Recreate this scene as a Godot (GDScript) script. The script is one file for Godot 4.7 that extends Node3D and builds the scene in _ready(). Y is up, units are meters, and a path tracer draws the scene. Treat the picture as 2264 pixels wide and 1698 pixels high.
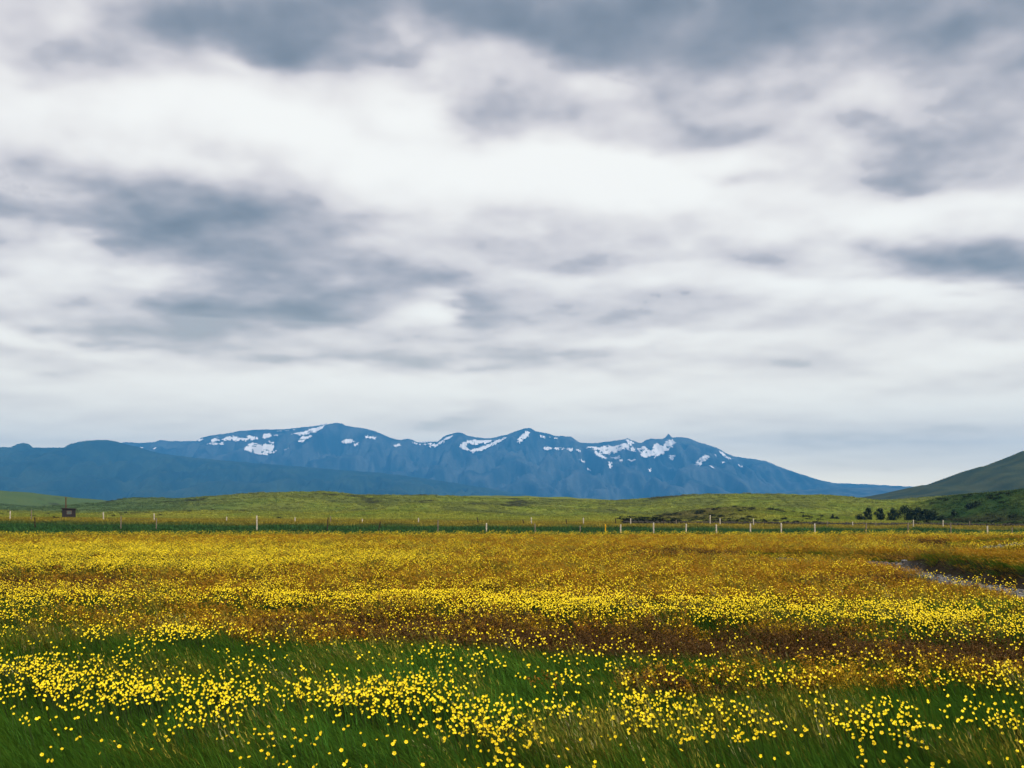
extends Node3D
# A flower meadow below snow-streaked mountains. x to the right, -z away from the road; "far" below means -z in metres.

const EYE := 2.2
var rng := RandomNumberGenerator.new()
var n_cloud := FastNoiseLite.new()
var n_soft := FastNoiseLite.new()
var n_hill := FastNoiseLite.new()
var n_rock := FastNoiseLite.new()

# crest lines in metres: (x, height)
const MOUNT := [Vector2(-10452,670.9),Vector2(-8394,748.0),Vector2(-6851,722.3),Vector2(-5308,722.3),Vector2(-4588,753.2),Vector2(-4434,784.0),Vector2(-4254,778.9),Vector2(-4074,789.2),Vector2(-3997,809.7),Vector2(-3894,799.5),Vector2(-3611,799.5),Vector2(-3508,845.7),Vector2(-3251,886.9),Vector2(-3096,912.6),Vector2(-2865,933.2),Vector2(-2634,933.2),Vector2(-2325,964.1),Vector2(-2119,989.8),Vector2(-1939,1005.2),Vector2(-1883,974.3),Vector2(-1708,948.6),Vector2(-1553,912.6),Vector2(-1450,866.3),Vector2(-1368,835.5),Vector2(-1296,814.9),Vector2(-1168,825.2),Vector2(-1065,789.2),Vector2(-910,794.3),Vector2(-854,794.3),Vector2(-756,861.2),Vector2(-689,881.8),Vector2(-576,897.2),Vector2(-499,861.2),Vector2(-370,840.6),Vector2(-242,835.5),Vector2(-113,861.2),Vector2(-10,892.0),Vector2(93,928.0),Vector2(195,948.6),Vector2(273,912.6),Vector2(401,886.9),Vector2(478,861.2),Vector2(669,850.9),Vector2(736,804.6),Vector2(813,778.9),Vector2(1018,784.0),Vector2(1198,809.7),Vector2(1276,820.0),Vector2(1312,835.5),Vector2(1353,814.9),Vector2(1456,778.9),Vector2(1533,814.9),Vector2(1584,825.2),Vector2(1713,825.2),Vector2(1749,845.7),Vector2(1780,881.8),Vector2(1821,840.6),Vector2(1893,845.7),Vector2(1996,835.5),Vector2(2099,794.3),Vector2(2253,748.0),Vector2(2356,706.9),Vector2(2459,650.3),Vector2(2536,624.6),Vector2(2870,573.1),Vector2(3024,516.6),Vector2(3333,403.4),Vector2(3642,326.2),Vector2(3847,316.0),Vector2(4105,305.7),Vector2(4465,285.1),Vector2(5493,259.4),Vector2(7551,285.1),Vector2(9608,336.5)]
const RIDGE_LEFT := [Vector2(-6968,413.7),Vector2(-5596,448.0),Vector2(-4568,475.4),Vector2(-3882,489.1),Vector2(-3796,489.1),Vector2(-3745,509.7),Vector2(-3693,520.0),Vector2(-3659,513.1),Vector2(-3621,485.7),Vector2(-3402,485.7),Vector2(-3333,516.6),Vector2(-3247,533.7),Vector2(-3144,544.0),Vector2(-3042,540.6),Vector2(-2956,520.0),Vector2(-2853,496.0),Vector2(-2682,448.0),Vector2(-2441,413.7),Vector2(-2236,393.1),Vector2(-1961,369.1),Vector2(-1653,345.1),Vector2(-1310,317.7),Vector2(-933,286.8),Vector2(-442,218.2),Vector2(-69,156.5),Vector2(165,118.8),Vector2(919,70.8)]
const RIDGE_RIGHT := [Vector2(1420,79.4),Vector2(1960,117.9),Vector2(2191,148.8),Vector2(2423,179.7),Vector2(2770,195.1),Vector2(3156,206.7),Vector2(3734,210.5),Vector2(4892,233.7),Vector2(6820,249.1)]
const DARK_HILL := [Vector2(390,-4.7),Vector2(458,10.4),Vector2(506,18.7),Vector2(544,25.5),Vector2(578,31.7),Vector2(599,37.2),Vector2(623,42.0),Vector2(638,42.0),Vector2(664,53.0),Vector2(688,63.9),Vector2(719,72.2),Vector2(746,82.4),Vector2(776,94.1),Vector2(870,118.8),Vector2(1007,139.4),Vector2(1213,146.2),Vector2(1487,139.4)]
const HILL_MIDDLE := [Vector2(-520,14.2),Vector2(-400,11.2),Vector2(-295,3.7),Vector2(-250,6.4),Vector2(-232,8.2),Vector2(-221,10.6),Vector2(-214,10.6),Vector2(-206,9.7),Vector2(-196,9.4),Vector2(-175,11.8),Vector2(-160,12.7),Vector2(-145,13.6),Vector2(-130,13.9),Vector2(-115,14.2),Vector2(-100,13.0),Vector2(-70,12.1),Vector2(-40,11.8),Vector2(-16,10.9),Vector2(11,10.0),Vector2(35,8.8),Vector2(53,8.2),Vector2(74,9.4),Vector2(100,11.5),Vector2(125,12.4),Vector2(155,12.7),Vector2(182,12.1),Vector2(206,10.3),Vector2(221,9.4),Vector2(257,10.0),Vector2(284,11.2),Vector2(314,13.3),Vector2(340,15.1),Vector2(410,17.2),Vector2(530,15.7)]
const HILL_BACK := [Vector2(-871,27.9),Vector2(-657,25.8),Vector2(-528,22.8),Vector2(-485,21.1),Vector2(-459,18.5),Vector2(-421,14.6),Vector2(-378,10.3),Vector2(-357,8.6),Vector2(-314,6.5),Vector2(-228,7.3),Vector2(-142,12.5),Vector2(-78,14.6),Vector2(-22,16.3),Vector2(16,16.3),Vector2(51,14.6),Vector2(93,12.1),Vector2(123,9.9),Vector2(286,4.3),Vector2(501,6.5)]
const HILL_FOLD := [Vector2(-298,3.0),Vector2(-201,1.4),Vector2(-136,1.5),Vector2(-87,1.9),Vector2(-62,2.0),Vector2(-46,2.4),Vector2(-22,2.0),Vector2(-5,1.2),Vector2(5,0.4),Vector2(19,-0.4),Vector2(76,-2.7),Vector2(239,-2.7)]
const HILL_SCRUB := [Vector2(10,-2.8),Vector2(35,-0.6),Vector2(47,1.1),Vector2(58,2.6),Vector2(69,3.2),Vector2(79,2.2),Vector2(87,0.6),Vector2(94,-0.6),Vector2(109,-2.0),Vector2(151,-3.5)]
const HILL_KNOLL := [Vector2(92,-3.2),Vector2(105,-1.9),Vector2(114,-0.4),Vector2(119,0.9),Vector2(124,3.2),Vector2(131,5.8),Vector2(137,7.7),Vector2(146,8.5),Vector2(157,9.9),Vector2(189,10.9),Vector2(227,9.3)]
# snow fields on the far range: outlines as (x, altitude)
const SNOW := [[Vector2(-2390,845),Vector2(-2325,888),Vector2(-2242,925),Vector2(-2167,977),Vector2(-2121,984),Vector2(-2117,906),Vector2(-2149,878),Vector2(-2232,873),Vector2(-2325,854)],
		[Vector2(-2632,906),Vector2(-2549,915),Vector2(-2459,929),Vector2(-2459,910),Vector2(-2549,901)],
		[Vector2(-3203,785),Vector2(-3144,804),Vector2(-3088,821),Vector2(-3032,813),Vector2(-2976,804),Vector2(-2939,835),Vector2(-2911,822),Vector2(-2846,817),Vector2(-2865,798),Vector2(-2958,785),Vector2(-3032,769),Vector2(-3069,780),Vector2(-3162,774)],
		[Vector2(-3334,780),Vector2(-3307,822),Vector2(-3283,798),Vector2(-3252,780),Vector2(-3293,770)],
		[Vector2(-2781,850),Vector2(-2735,865),Vector2(-2697,835),Vector2(-2660,817),Vector2(-2735,808),Vector2(-2772,817)],
		[Vector2(-2608,832),Vector2(-2567,843),Vector2(-2567,821)],
		[Vector2(-2861,692),Vector2(-2772,716),Vector2(-2697,698),Vector2(-2642,711),Vector2(-2582,698),Vector2(-2586,655),Vector2(-2614,609),Vector2(-2660,601),Vector2(-2725,622),Vector2(-2762,655),Vector2(-2735,679),Vector2(-2809,687)],
		[Vector2(-2586,627),Vector2(-2534,642),Vector2(-2539,622),Vector2(-2576,616)],
		[Vector2(-2255,804),Vector2(-2214,821),Vector2(-2167,804),Vector2(-2173,772),Vector2(-2223,761),Vector2(-2255,780)],
		[Vector2(-2264,748),Vector2(-2225,756),Vector2(-2229,731),Vector2(-2258,729)],
		[Vector2(-1894,772),Vector2(-1842,791),Vector2(-1795,795),Vector2(-1754,776),Vector2(-1786,757),Vector2(-1860,754)],
		[Vector2(-3278,724),Vector2(-3162,742),Vector2(-3162,728),Vector2(-3265,715)],
		[Vector2(-3562,798),Vector2(-3516,811),Vector2(-3475,802),Vector2(-3516,791)],
		[Vector2(-2623,748),Vector2(-2578,742),Vector2(-2595,728)],
		[Vector2(-2415,651),Vector2(-2377,687),Vector2(-2377,664),Vector2(-2407,638)],
		[Vector2(-3901,690),Vector2(-3866,690),Vector2(-3866,666),Vector2(-3899,666)],
		[Vector2(-4143,700),Vector2(-4098,700),Vector2(-4111,687)],
		[Vector2(-1870,969),Vector2(-1819,932),Vector2(-1845,936)],
		[Vector2(-1894,767),Vector2(-1825,798),Vector2(-1757,772),Vector2(-1788,757),Vector2(-1872,754)],
		[Vector2(-1630,832),Vector2(-1565,813),Vector2(-1509,817),Vector2(-1518,798),Vector2(-1584,796)],
		[Vector2(-1745,739),Vector2(-1701,754),Vector2(-1708,729),Vector2(-1738,720)],
		[Vector2(-1286,711),Vector2(-1249,739),Vector2(-1217,707),Vector2(-1249,698)],
		[Vector2(-1109,765),Vector2(-998,783),Vector2(-912,787),Vector2(-923,739),Vector2(-998,750),Vector2(-1072,754)],
		[Vector2(-914,729),Vector2(-849,772),Vector2(-756,822),Vector2(-678,850),Vector2(-700,819),Vector2(-774,769),Vector2(-849,729),Vector2(-895,722)],
		[Vector2(-542,739),Vector2(-505,767),Vector2(-510,711),Vector2(-477,679),Vector2(-523,672),Vector2(-557,698)],
		[Vector2(-505,785),Vector2(-421,798),Vector2(-309,796),Vector2(-216,824),Vector2(-207,802),Vector2(-291,765),Vector2(-384,750),Vector2(-477,756)],
		[Vector2(-449,674),Vector2(-365,705),Vector2(-272,739),Vector2(-179,787),Vector2(-90,813),Vector2(-123,782),Vector2(-216,735),Vector2(-309,689),Vector2(-412,653)],
		[Vector2(67,791),Vector2(100,832),Vector2(147,878),Vector2(189,893),Vector2(178,841),Vector2(128,795),Vector2(87,763)],
		[Vector2(314,862),Vector2(342,875),Vector2(375,850),Vector2(360,824),Vector2(327,830)],
		[Vector2(413,850),Vector2(442,856),Vector2(435,828)],
		[Vector2(468,843),Vector2(504,847),Vector2(504,811),Vector2(478,811)],
		[Vector2(360,698),Vector2(407,716),Vector2(439,692),Vector2(398,677)],
		[Vector2(465,694),Vector2(513,700),Vector2(502,676)],
		[Vector2(543,698),Vector2(602,683),Vector2(658,674),Vector2(649,644),Vector2(593,657)],
		[Vector2(701,668),Vector2(746,674),Vector2(746,638)],
		[Vector2(826,692),Vector2(909,720),Vector2(974,705),Vector2(1049,724),Vector2(1179,720),Vector2(1183,683),Vector2(1142,646),Vector2(1049,635),Vector2(956,644),Vector2(974,679),Vector2(900,685)],
		[Vector2(891,636),Vector2(937,642),Vector2(1008,599),Vector2(1002,556),Vector2(956,543),Vector2(900,586)],
		[Vector2(1198,720),Vector2(1253,739),Vector2(1276,705),Vector2(1253,664),Vector2(1220,674)],
		[Vector2(1281,800),Vector2(1328,789),Vector2(1356,765),Vector2(1309,720),Vector2(1281,739)],
		[Vector2(1291,683),Vector2(1343,687),Vector2(1318,635),Vector2(1287,649)],
		[Vector2(1412,692),Vector2(1477,711),Vector2(1514,655),Vector2(1560,692),Vector2(1607,748),Vector2(1635,724),Vector2(1663,711),Vector2(1700,763),Vector2(1756,796),Vector2(1784,787),Vector2(1765,737),Vector2(1709,683),Vector2(1625,625),Vector2(1532,579),Vector2(1560,616),Vector2(1458,592),Vector2(1421,603)],
		[Vector2(1711,599),Vector2(1744,605),Vector2(1741,555),Vector2(1709,555)],
		[Vector2(2012,575),Vector2(2025,543),Vector2(1975,512),Vector2(1949,475),Vector2(1944,419),Vector2(1919,430),Vector2(1923,489),Vector2(1953,529)],
		[Vector2(1231,545),Vector2(1279,536),Vector2(1263,517)],
		[Vector2(1086,588),Vector2(1155,588),Vector2(1147,564)],
		[Vector2(1129,534),Vector2(1168,545),Vector2(1151,516)],
		[Vector2(978,489),Vector2(1006,489),Vector2(1000,424),Vector2(982,430)],
		[Vector2(1439,430),Vector2(1484,447),Vector2(1454,411)],
		[Vector2(738,555),Vector2(783,534),Vector2(770,519)],
		[Vector2(794,454),Vector2(831,436),Vector2(816,428)],
		[Vector2(2340,657),Vector2(2370,657),Vector2(2398,620),Vector2(2474,581),Vector2(2405,590),Vector2(2359,618)],
		[Vector2(2318,536),Vector2(2348,536),Vector2(2344,503),Vector2(2323,508)],
		[Vector2(2184,629),Vector2(2217,605),Vector2(2195,603)],
		[Vector2(2522,517),Vector2(2558,497),Vector2(2539,491)]]
# plant stands in the meadow: [x, far, half width, half depth, strength]
const FLOWER_STANDS := [[-19.21,45.65,11.74,10.42,1.3],[-8.33,36.52,5.48,5.72,0.7],[-4.44,24.00,4.63,2.19,0.55],[-1.26,22.34,4.79,1.90,0.8],[0.99,19.53,2.76,1.64,1.15],[4.34,19.53,2.93,2.27,0.5],[6.85,19.53,1.67,2.27,0.6],[7.48,17.14,1.10,1.75,0.8],[-11.03,24.00,1.54,2.74,0.8],[-9.02,19.09,0.49,1.74,0.6],[-4.77,15.85,0.82,0.72,0.6],[-0.28,15.55,0.67,0.69,0.4],[-5.55,15.55,1.67,0.81,0.25],[-5.46,12.35,0.69,1.09,1.0],[-5.22,11.35,0.44,0.77,0.8],[-3.61,10.50,0.59,0.79,0.9],[-2.71,9.54,0.45,0.56,1.0],[-3.91,10.12,0.26,0.61,1.0],[-2.19,10.37,0.58,0.56,0.8],[-2.34,8.93,0.42,0.34,0.9],[-3.81,9.54,0.45,0.65,0.4],[-1.22,9.95,0.30,0.71,1.3],[-0.83,10.24,0.35,0.55,0.9],[-0.06,9.33,0.32,0.46,1.3],[0.25,9.44,0.24,0.47,1.2],[-0.08,8.15,0.24,0.55,1.5],[-0.29,8.57,0.20,0.31,0.9],[0.73,8.32,0.25,0.30,0.8],[0.96,8.88,0.20,0.47,1.0],[1.32,9.72,0.21,0.41,1.1],[1.47,9.68,0.25,0.49,1.2],[1.89,9.44,0.24,0.25,1.0],[1.50,9.13,0.23,0.28,0.7],[2.40,8.40,0.25,0.24,0.9],[2.71,8.40,0.22,0.24,0.9],[3.00,8.79,0.20,0.37,0.8],[3.30,9.23,0.20,0.32,0.9],[3.24,8.33,0.20,0.36,0.9],[4.25,8.93,0.20,0.48,1.0],[5.63,12.03,0.31,0.41,0.9],[3.43,11.67,0.65,0.32,0.6],[2.90,11.76,0.66,0.26,0.6],[2.66,7.72,0.20,0.20,1.2],[1.67,8.04,0.20,0.22,0.8],[4.95,11.35,0.63,1.23,0.25],[-1.17,8.23,0.71,0.40,0.3],[0.36,12.35,1.59,0.91,0.2],[-3.97,8.57,0.29,0.35,0.25]]
const RUST_STANDS := [[0.00,72.40,46.55,13.73,1.2],[3.18,44.20,15.16,13.03,0.8],[14.20,38.18,6.55,10.41,0.8],[-11.78,28.00,3.96,2.24,1.0],[-5.99,26.25,3.38,1.97,0.7],[2.80,30.00,7.71,3.86,0.8],[2.16,23.07,4.45,1.14,0.8],[-4.04,19.53,2.51,1.64,0.8],[-1.38,17.64,2.65,1.19,0.7],[2.67,16.93,2.90,0.68,0.6],[7.18,23.33,1.50,1.94,0.4],[12.02,26.25,1.35,4.10,0.6],[3.54,12.35,1.59,0.51,0.5],[5.91,13.55,1.16,0.79,0.6],[2.15,12.00,0.62,0.41,0.5]]
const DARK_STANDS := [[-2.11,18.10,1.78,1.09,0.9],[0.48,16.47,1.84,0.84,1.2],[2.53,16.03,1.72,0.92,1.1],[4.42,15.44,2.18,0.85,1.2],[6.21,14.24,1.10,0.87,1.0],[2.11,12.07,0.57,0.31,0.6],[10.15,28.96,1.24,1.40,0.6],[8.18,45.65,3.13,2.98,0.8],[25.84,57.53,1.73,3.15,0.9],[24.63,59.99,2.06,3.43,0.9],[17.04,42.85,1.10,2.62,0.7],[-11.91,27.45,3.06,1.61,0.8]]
# fence posts: [x, far, height, lean, kind]
const NEAR_POSTS := [[-48.59,107.5,1.34,-0.02,0],[-39.34,106.1,1.51,0.02,1],[-35.61,105.6,1.32,0.02,1],[-25.14,104.0,1.66,-0.01,2],[-18.04,102.9,1.51,0.08,0],[-12.95,102.1,1.11,0.20,0],[-7.11,101.2,1.27,0.01,1],[-2.45,100.4,1.00,0.02,2],[2.18,99.6,1.00,-0.02,1],[6.40,98.9,0.86,-0.03,1],[10.11,98.3,0.98,0.02,2],[13.12,97.8,1.11,-0.00,2],[16.05,97.3,1.02,0.02,2],[18.76,96.8,1.01,-0.03,2],[21.75,96.3,1.09,-0.00,2],[24.43,95.8,1.09,0.01,2],[27.36,95.3,1.12,-0.02,2],[31.70,94.5,1.15,0.03,1],[35.19,93.8,1.15,0.02,1],[38.73,93.1,1.22,-0.03,1],[41.74,92.6,0.93,-0.03,2],[43.70,92.2,0.77,0.00,1]]
const FAR_POSTS := [[-71.41,150.1,1.39,0.03,2],[-68.48,150.3,1.58,0.03,1],[-58.45,151.0,1.33,-0.03,2],[-51.37,151.5,1.20,-0.02,2],[-41.17,152.2,0.82,0.02,2],[-31.45,152.9,0.82,0.01,2],[-26.34,153.2,1.02,0.01,1],[-21.78,153.5,0.69,-0.01,2],[-13.67,154.1,0.89,0.01,2],[-4.91,154.7,1.09,-0.20,0],[1.80,155.1,0.83,-0.28,0],[2.86,155.2,1.10,-0.02,2],[8.13,155.5,0.90,-0.20,0],[10.54,155.7,1.10,-0.01,2],[15.31,156.0,1.10,0.01,0],[17.54,156.2,1.10,0.03,2],[22.54,156.5,0.97,-0.15,0],[24.37,156.6,0.91,0.00,1],[29.46,156.9,1.65,-0.00,2],[30.96,157.0,1.18,-0.01,2],[36.02,157.4,1.18,-0.03,2],[43.23,157.8,0.78,-0.03,0],[47.23,158.1,0.91,-0.00,1],[51.10,158.3,0.85,-0.01,2],[54.71,158.6,0.85,-0.01,1],[60.42,158.9,1.19,0.02,2],[65.03,159.2,1.19,0.00,2],[69.17,159.5,1.06,0.00,1]]
const TREES := [[86.36,262,1.46,2.47,1],[88.49,262,3.26,1.68,0],[91.41,262,3.14,2.02,0],[94.45,262,3.26,2.58,0],[97.48,262,3.48,3.03,0],[99.05,262,3.03,2.25,0],[100.85,262,3.26,2.47,0],[102.64,262,3.03,2.25,0],[104.67,262,2.70,2.25,0],[106.91,262,1.68,2.25,1],[109.61,262,1.35,2.25,1],[87.15,262,1.01,1.35,1],[79.62,262,1.68,1.24,2],[80.74,262,0.79,1.01,1],[72.32,262,1.01,0.79,2],[111.63,262,1.24,2.02,1],[114.10,262,1.12,1.80,1],[123.98,262,1.35,2.25,1],[125.55,262,1.35,2.47,1],[119.49,262,1.01,1.80,1]]
const BED_NEAR := [Vector2(15.0, 14), Vector2(14.2, 22), Vector2(13.7, 28), Vector2(13.8, 34), Vector2(14.3, 40), Vector2(14.1, 45), Vector2(12.4, 48.5)]
const BED_FAR := [Vector2(24.5, 56.5), Vector2(26.4, 59.5), Vector2(29.5, 64.0), Vector2(34.0, 70.5), Vector2(38.0, 74.0), Vector2(45.0, 77.0)]

var tables := {}

func _ready():
	rng.seed = 77
	# ---------------------------------------------------------------- camera, sky, sun, exposure
	var cam := Camera3D.new()
	cam.name = "camera"
	cam.projection = Camera3D.PROJECTION_FRUSTUM
	cam.near = 0.3
	cam.far = 40000.0
	cam.size = 2.0 * cam.near * 849.0 / 2333.0
	cam.frustum_offset = Vector2(0, cam.near * 281.0 / 2333.0)
	cam.position = Vector3(0, EYE, 0)
	add_child(cam)
	cam.current = true
	set_noise()
	var env := Environment.new()
	env.background_mode = Environment.BG_SKY
	var sky := Sky.new()
	var pan := PanoramaSkyMaterial.new()
	pan.panorama = ImageTexture.create_from_image(make_sky())
	pan.energy_multiplier = 1.0
	sky.sky_material = pan
	env.sky = sky
	env.tonemap_mode = Environment.TONE_MAPPER_LINEAR
	env.tonemap_exposure = 1.6
	env.sdfgi_enabled = true
	env.ssao_enabled = true
	env.ssil_enabled = true
	env.fog_enabled = true
	env.fog_density = HAZE
	env.fog_light_color = Color(0.30, 0.68, 1.0)
	var we := WorldEnvironment.new()
	we.name = "environment"
	we.environment = env
	add_child(we)
	var sun := DirectionalLight3D.new()
	sun.name = "sun"
	sun.light_energy = 0.72
	sun.light_angular_distance = 10.0
	sun.light_color = Color(1.0, 0.96, 0.88)
	sun.shadow_enabled = true
	sun.rotation_degrees = Vector3(-46, 38, 0)
	add_child(sun)
	make_materials()
	var t0 := Time.get_ticks_msec()
	ground()
	mountains()
	print("land ", Time.get_ticks_msec() - t0)
	wall_far()
	trees()
	fences()
	hut()
	print("things ", Time.get_ticks_msec() - t0)
	meadow()
	pasture()
	gravel()
	print("plants ", Time.get_ticks_msec() - t0)

# ------------------------------------------------------------------------------------------------ helpers
func set_noise():
	n_cloud.seed = 5
	n_cloud.noise_type = FastNoiseLite.TYPE_SIMPLEX_SMOOTH
	n_cloud.frequency = 1.0
	n_cloud.fractal_type = FastNoiseLite.FRACTAL_FBM
	n_cloud.fractal_octaves = 5
	n_soft.seed = 11
	n_soft.noise_type = FastNoiseLite.TYPE_SIMPLEX_SMOOTH
	n_soft.frequency = 1.0
	n_soft.fractal_octaves = 3
	n_hill.seed = 21
	n_hill.noise_type = FastNoiseLite.TYPE_SIMPLEX_SMOOTH
	n_hill.frequency = 1.0
	n_hill.fractal_octaves = 4
	n_rock.seed = 31
	n_rock.noise_type = FastNoiseLite.TYPE_SIMPLEX_SMOOTH
	n_rock.frequency = 1.0
	n_rock.fractal_type = FastNoiseLite.FRACTAL_RIDGED
	n_rock.fractal_octaves = 5

func tag(o: Node, label: String, category: String, group := "", kind := ""):
	if label: o.set_meta("label", label)
	if category: o.set_meta("category", category)
	if group: o.set_meta("group", group)
	if kind: o.set_meta("kind", kind)
	return o

func put(called: String, mesh: Mesh, mat: Material, parent: Node = self) -> MeshInstance3D:
	var m := MeshInstance3D.new()
	m.name = numbered(called, parent)
	m.mesh = mesh
	m.material_override = null
	if mat: mesh.surface_set_material(0, mat)
	parent.add_child(m, true)
	return m

var used := {}
func numbered(called: String, parent: Node) -> String:
	var key := str(parent.get_instance_id()) + called
	var k: int = used.get(key, 0)
	used[key] = k + 1
	return called if k == 0 else "%s_%03d" % [called, k]

func base(called: String, at: Vector3, turn := 0.0) -> Node3D:
	var o := Node3D.new()
	o.name = numbered(called, self)
	o.position = at
	o.rotation.y = turn
	add_child(o, true)
	return o

func smooth(a: float, b: float, x: float) -> float:
	return smoothstep(a, b, x)

# height of a crest line at x, in smooth curves through its points
func along(pts: Array, x: float) -> float:
	if x <= pts[0].x: return pts[0].y
	var n := pts.size()
	if x >= pts[n - 1].x: return pts[n - 1].y
	var lo := 0
	var hi := n - 1
	while hi - lo > 1:
		var mid := (lo + hi) / 2
		if pts[mid].x <= x: lo = mid
		else: hi = mid
	var a: Vector2 = pts[lo]
	var b: Vector2 = pts[hi]
	var pa: Vector2 = pts[max(lo - 1, 0)]
	var pb: Vector2 = pts[min(hi + 1, n - 1)]
	var t := (x - a.x) / (b.x - a.x)
	var w := b.x - a.x
	var ma: float = (b.y - pa.y) / max(b.x - pa.x, 1e-3) * w
	var mb: float = (pb.y - a.y) / max(pb.x - a.x, 1e-3) * w
	# keep the curve from overshooting between uneven points
	var s := b.y - a.y
	ma = clampf(ma, -3.0 * absf(s), 3.0 * absf(s)) if s != 0.0 else 0.0
	mb = clampf(mb, -3.0 * absf(s), 3.0 * absf(s)) if s != 0.0 else 0.0
	return a.y * (2*t*t*t - 3*t*t + 1) + ma * (t*t*t - 2*t*t + t) + b.y * (3*t*t - 2*t*t*t) + mb * (t*t*t - t*t)

func smax(a: float, b: float, k: float) -> float:
	var h := clampf(0.5 + 0.5 * (a - b) / k, 0.0, 1.0)
	return b + (a - b) * h + k * h * (1.0 - h)

func line_far(line: Array, p: Vector2) -> float:
	var best := 1e9
	for i in line.size() - 1:
		var a: Vector2 = line[i]
		var b: Vector2 = line[i + 1]
		var t := clampf((p - a).dot(b - a) / (b - a).length_squared(), 0.0, 1.0)
		best = minf(best, p.distance_squared_to(a.lerp(b, t)))
	return sqrt(best)

# distance to the gravel bed (large where there is none)
func bed(x: float, d: float) -> float:
	var best := 99.0
	if x > 9.0 and x < 20.0 and d > 8.0 and d < 54.0:
		best = line_far(BED_NEAR, Vector2(x, d))
	if x > 20.0 and x < 50.0 and d > 51.0 and d < 83.0:
		best = minf(best, line_far(BED_FAR, Vector2(x, d)))
	if x < 20.0 and best < 6.0: best -= 0.9 * exp(-pow((d - 44.0) / 3.0, 2.0))
	if best < 6.0:
		best += 0.28 * n_soft.get_noise_2d(x * 0.9, d * 0.9)
	return best

# how far right of the near gravel bed's middle a point lies
func bed_side(x: float, d: float) -> float:
	for i in BED_NEAR.size() - 1:
		var a: Vector2 = BED_NEAR[i]
		var b: Vector2 = BED_NEAR[i + 1]
		if d >= a.y and d <= b.y: return x - lerpf(a.x, b.x, (d - a.y) / (b.y - a.y))
	return -99.0

# the turf stands half a metre higher along the right side of the bed, with a steep cut face
func cut_bank(x: float, d: float) -> float:
	if d < 16.0 or d > 47.0 or x < 10.0 or x > 50.0: return 0.0
	var o := bed_side(x, d) + 0.35 * n_soft.get_noise_2d(x * 0.5, d * 0.5)
	return 0.55 * smoothstep(1.0, 1.5, o) * (1.0 - smoothstep(6.0, 20.0, o)) * smoothstep(17.0, 24.0, d) * (1.0 - smoothstep(38.0, 46.0, d))

func rise(pts: Array, far: float, front: float, back: float, x: float, d: float) -> float:
	var w := 1.0 - smoothstep(0.0, front, far - d) if d < far else 1.0 - smoothstep(0.0, back, d - far)
	if w <= 0.0: return -9.0
	return lerpf(-3.0, along(pts, x), w)

func land(x: float, d: float) -> float:
	var h := 0.0
	if d < 115.0:
		h = 0.10 * n_soft.get_noise_2d(x * 0.11, d * 0.14) + 0.05 * n_soft.get_noise_2d(x * 0.4 + 50.0, d * 0.5)
		var b := bed(x, d)
		if b < 2.4:
			h -= 0.05 * (1.0 - smoothstep(1.35, 2.0, b))
		h += cut_bank(x, d)
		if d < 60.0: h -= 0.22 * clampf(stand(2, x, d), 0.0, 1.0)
	if d > 85.0:
		var t := clampf(x / d, -0.7, 0.7)
		var side := lerpf(0.85, -0.45, (t + 0.485) / 0.97)
		h += side * smoothstep(85.0, 150.0, d)
		h -= 0.35 * (smoothstep(112.0, 120.0, d) - smoothstep(134.0, 142.0, d))
		if d < 2200.0:
			var k := 0.5 + d * 0.0012
			h = smax(h, rise(HILL_SCRUB, 330, 150, 130, x, d), 1.0)
			h = smax(h, rise(HILL_KNOLL, 300, 125, 160, x, d), k)
			h = smax(h, rise(HILL_FOLD, 380, 190, 120, x, d), k)
			h = smax(h, rise(HILL_MIDDLE, 700, 420, 260, x, d), k)
			h = smax(h, rise(HILL_BACK, 1000, 380, 500, x, d), k)
			if d > 200.0:
				var a := smoothstep(200.0, 420.0, d)
				h += a * (2.0 * n_hill.get_noise_2d(x * 0.011, d * 0.011) + 0.30 * n_hill.get_noise_2d(x * 0.06, d * 0.06))
		else:
			h -= minf((d - 2200.0) * 0.002, 4.0)
	return h

var shelves := {}
# the stands that reach a given distance, found once
func shelf(what: int, d: float) -> Array:
	if not shelves.has(what):
		var list: Array = [FLOWER_STANDS, RUST_STANDS, DARK_STANDS][what]
		var all := []
		for k in 400:
			var few := []
			var a := 3.0 * pow(1.01, k)
			for b in list:
				if a * 1.01 > b[1] - 2.2 * b[3] and a < b[1] + 2.2 * b[3]: few.append(b)
			all.append(few)
		shelves[what] = all
	return shelves[what][clampi(int(log(maxf(d, 3.0) / 3.0) / log(1.01)), 0, 399)]

func stand(what: int, x: float, d: float) -> float:
	var s := 0.0
	for b in shelf(what, d):
		var dx: float = (x - b[0]) / b[2]
		if dx > 2.2 or dx < -2.2: continue
		var dd: float = (d - b[1]) / b[3]
		if dd > 2.2 or dd < -2.2: continue
		s += b[4] * exp(-(dx * dx + dd * dd) * 0.9)
	return s

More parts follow.
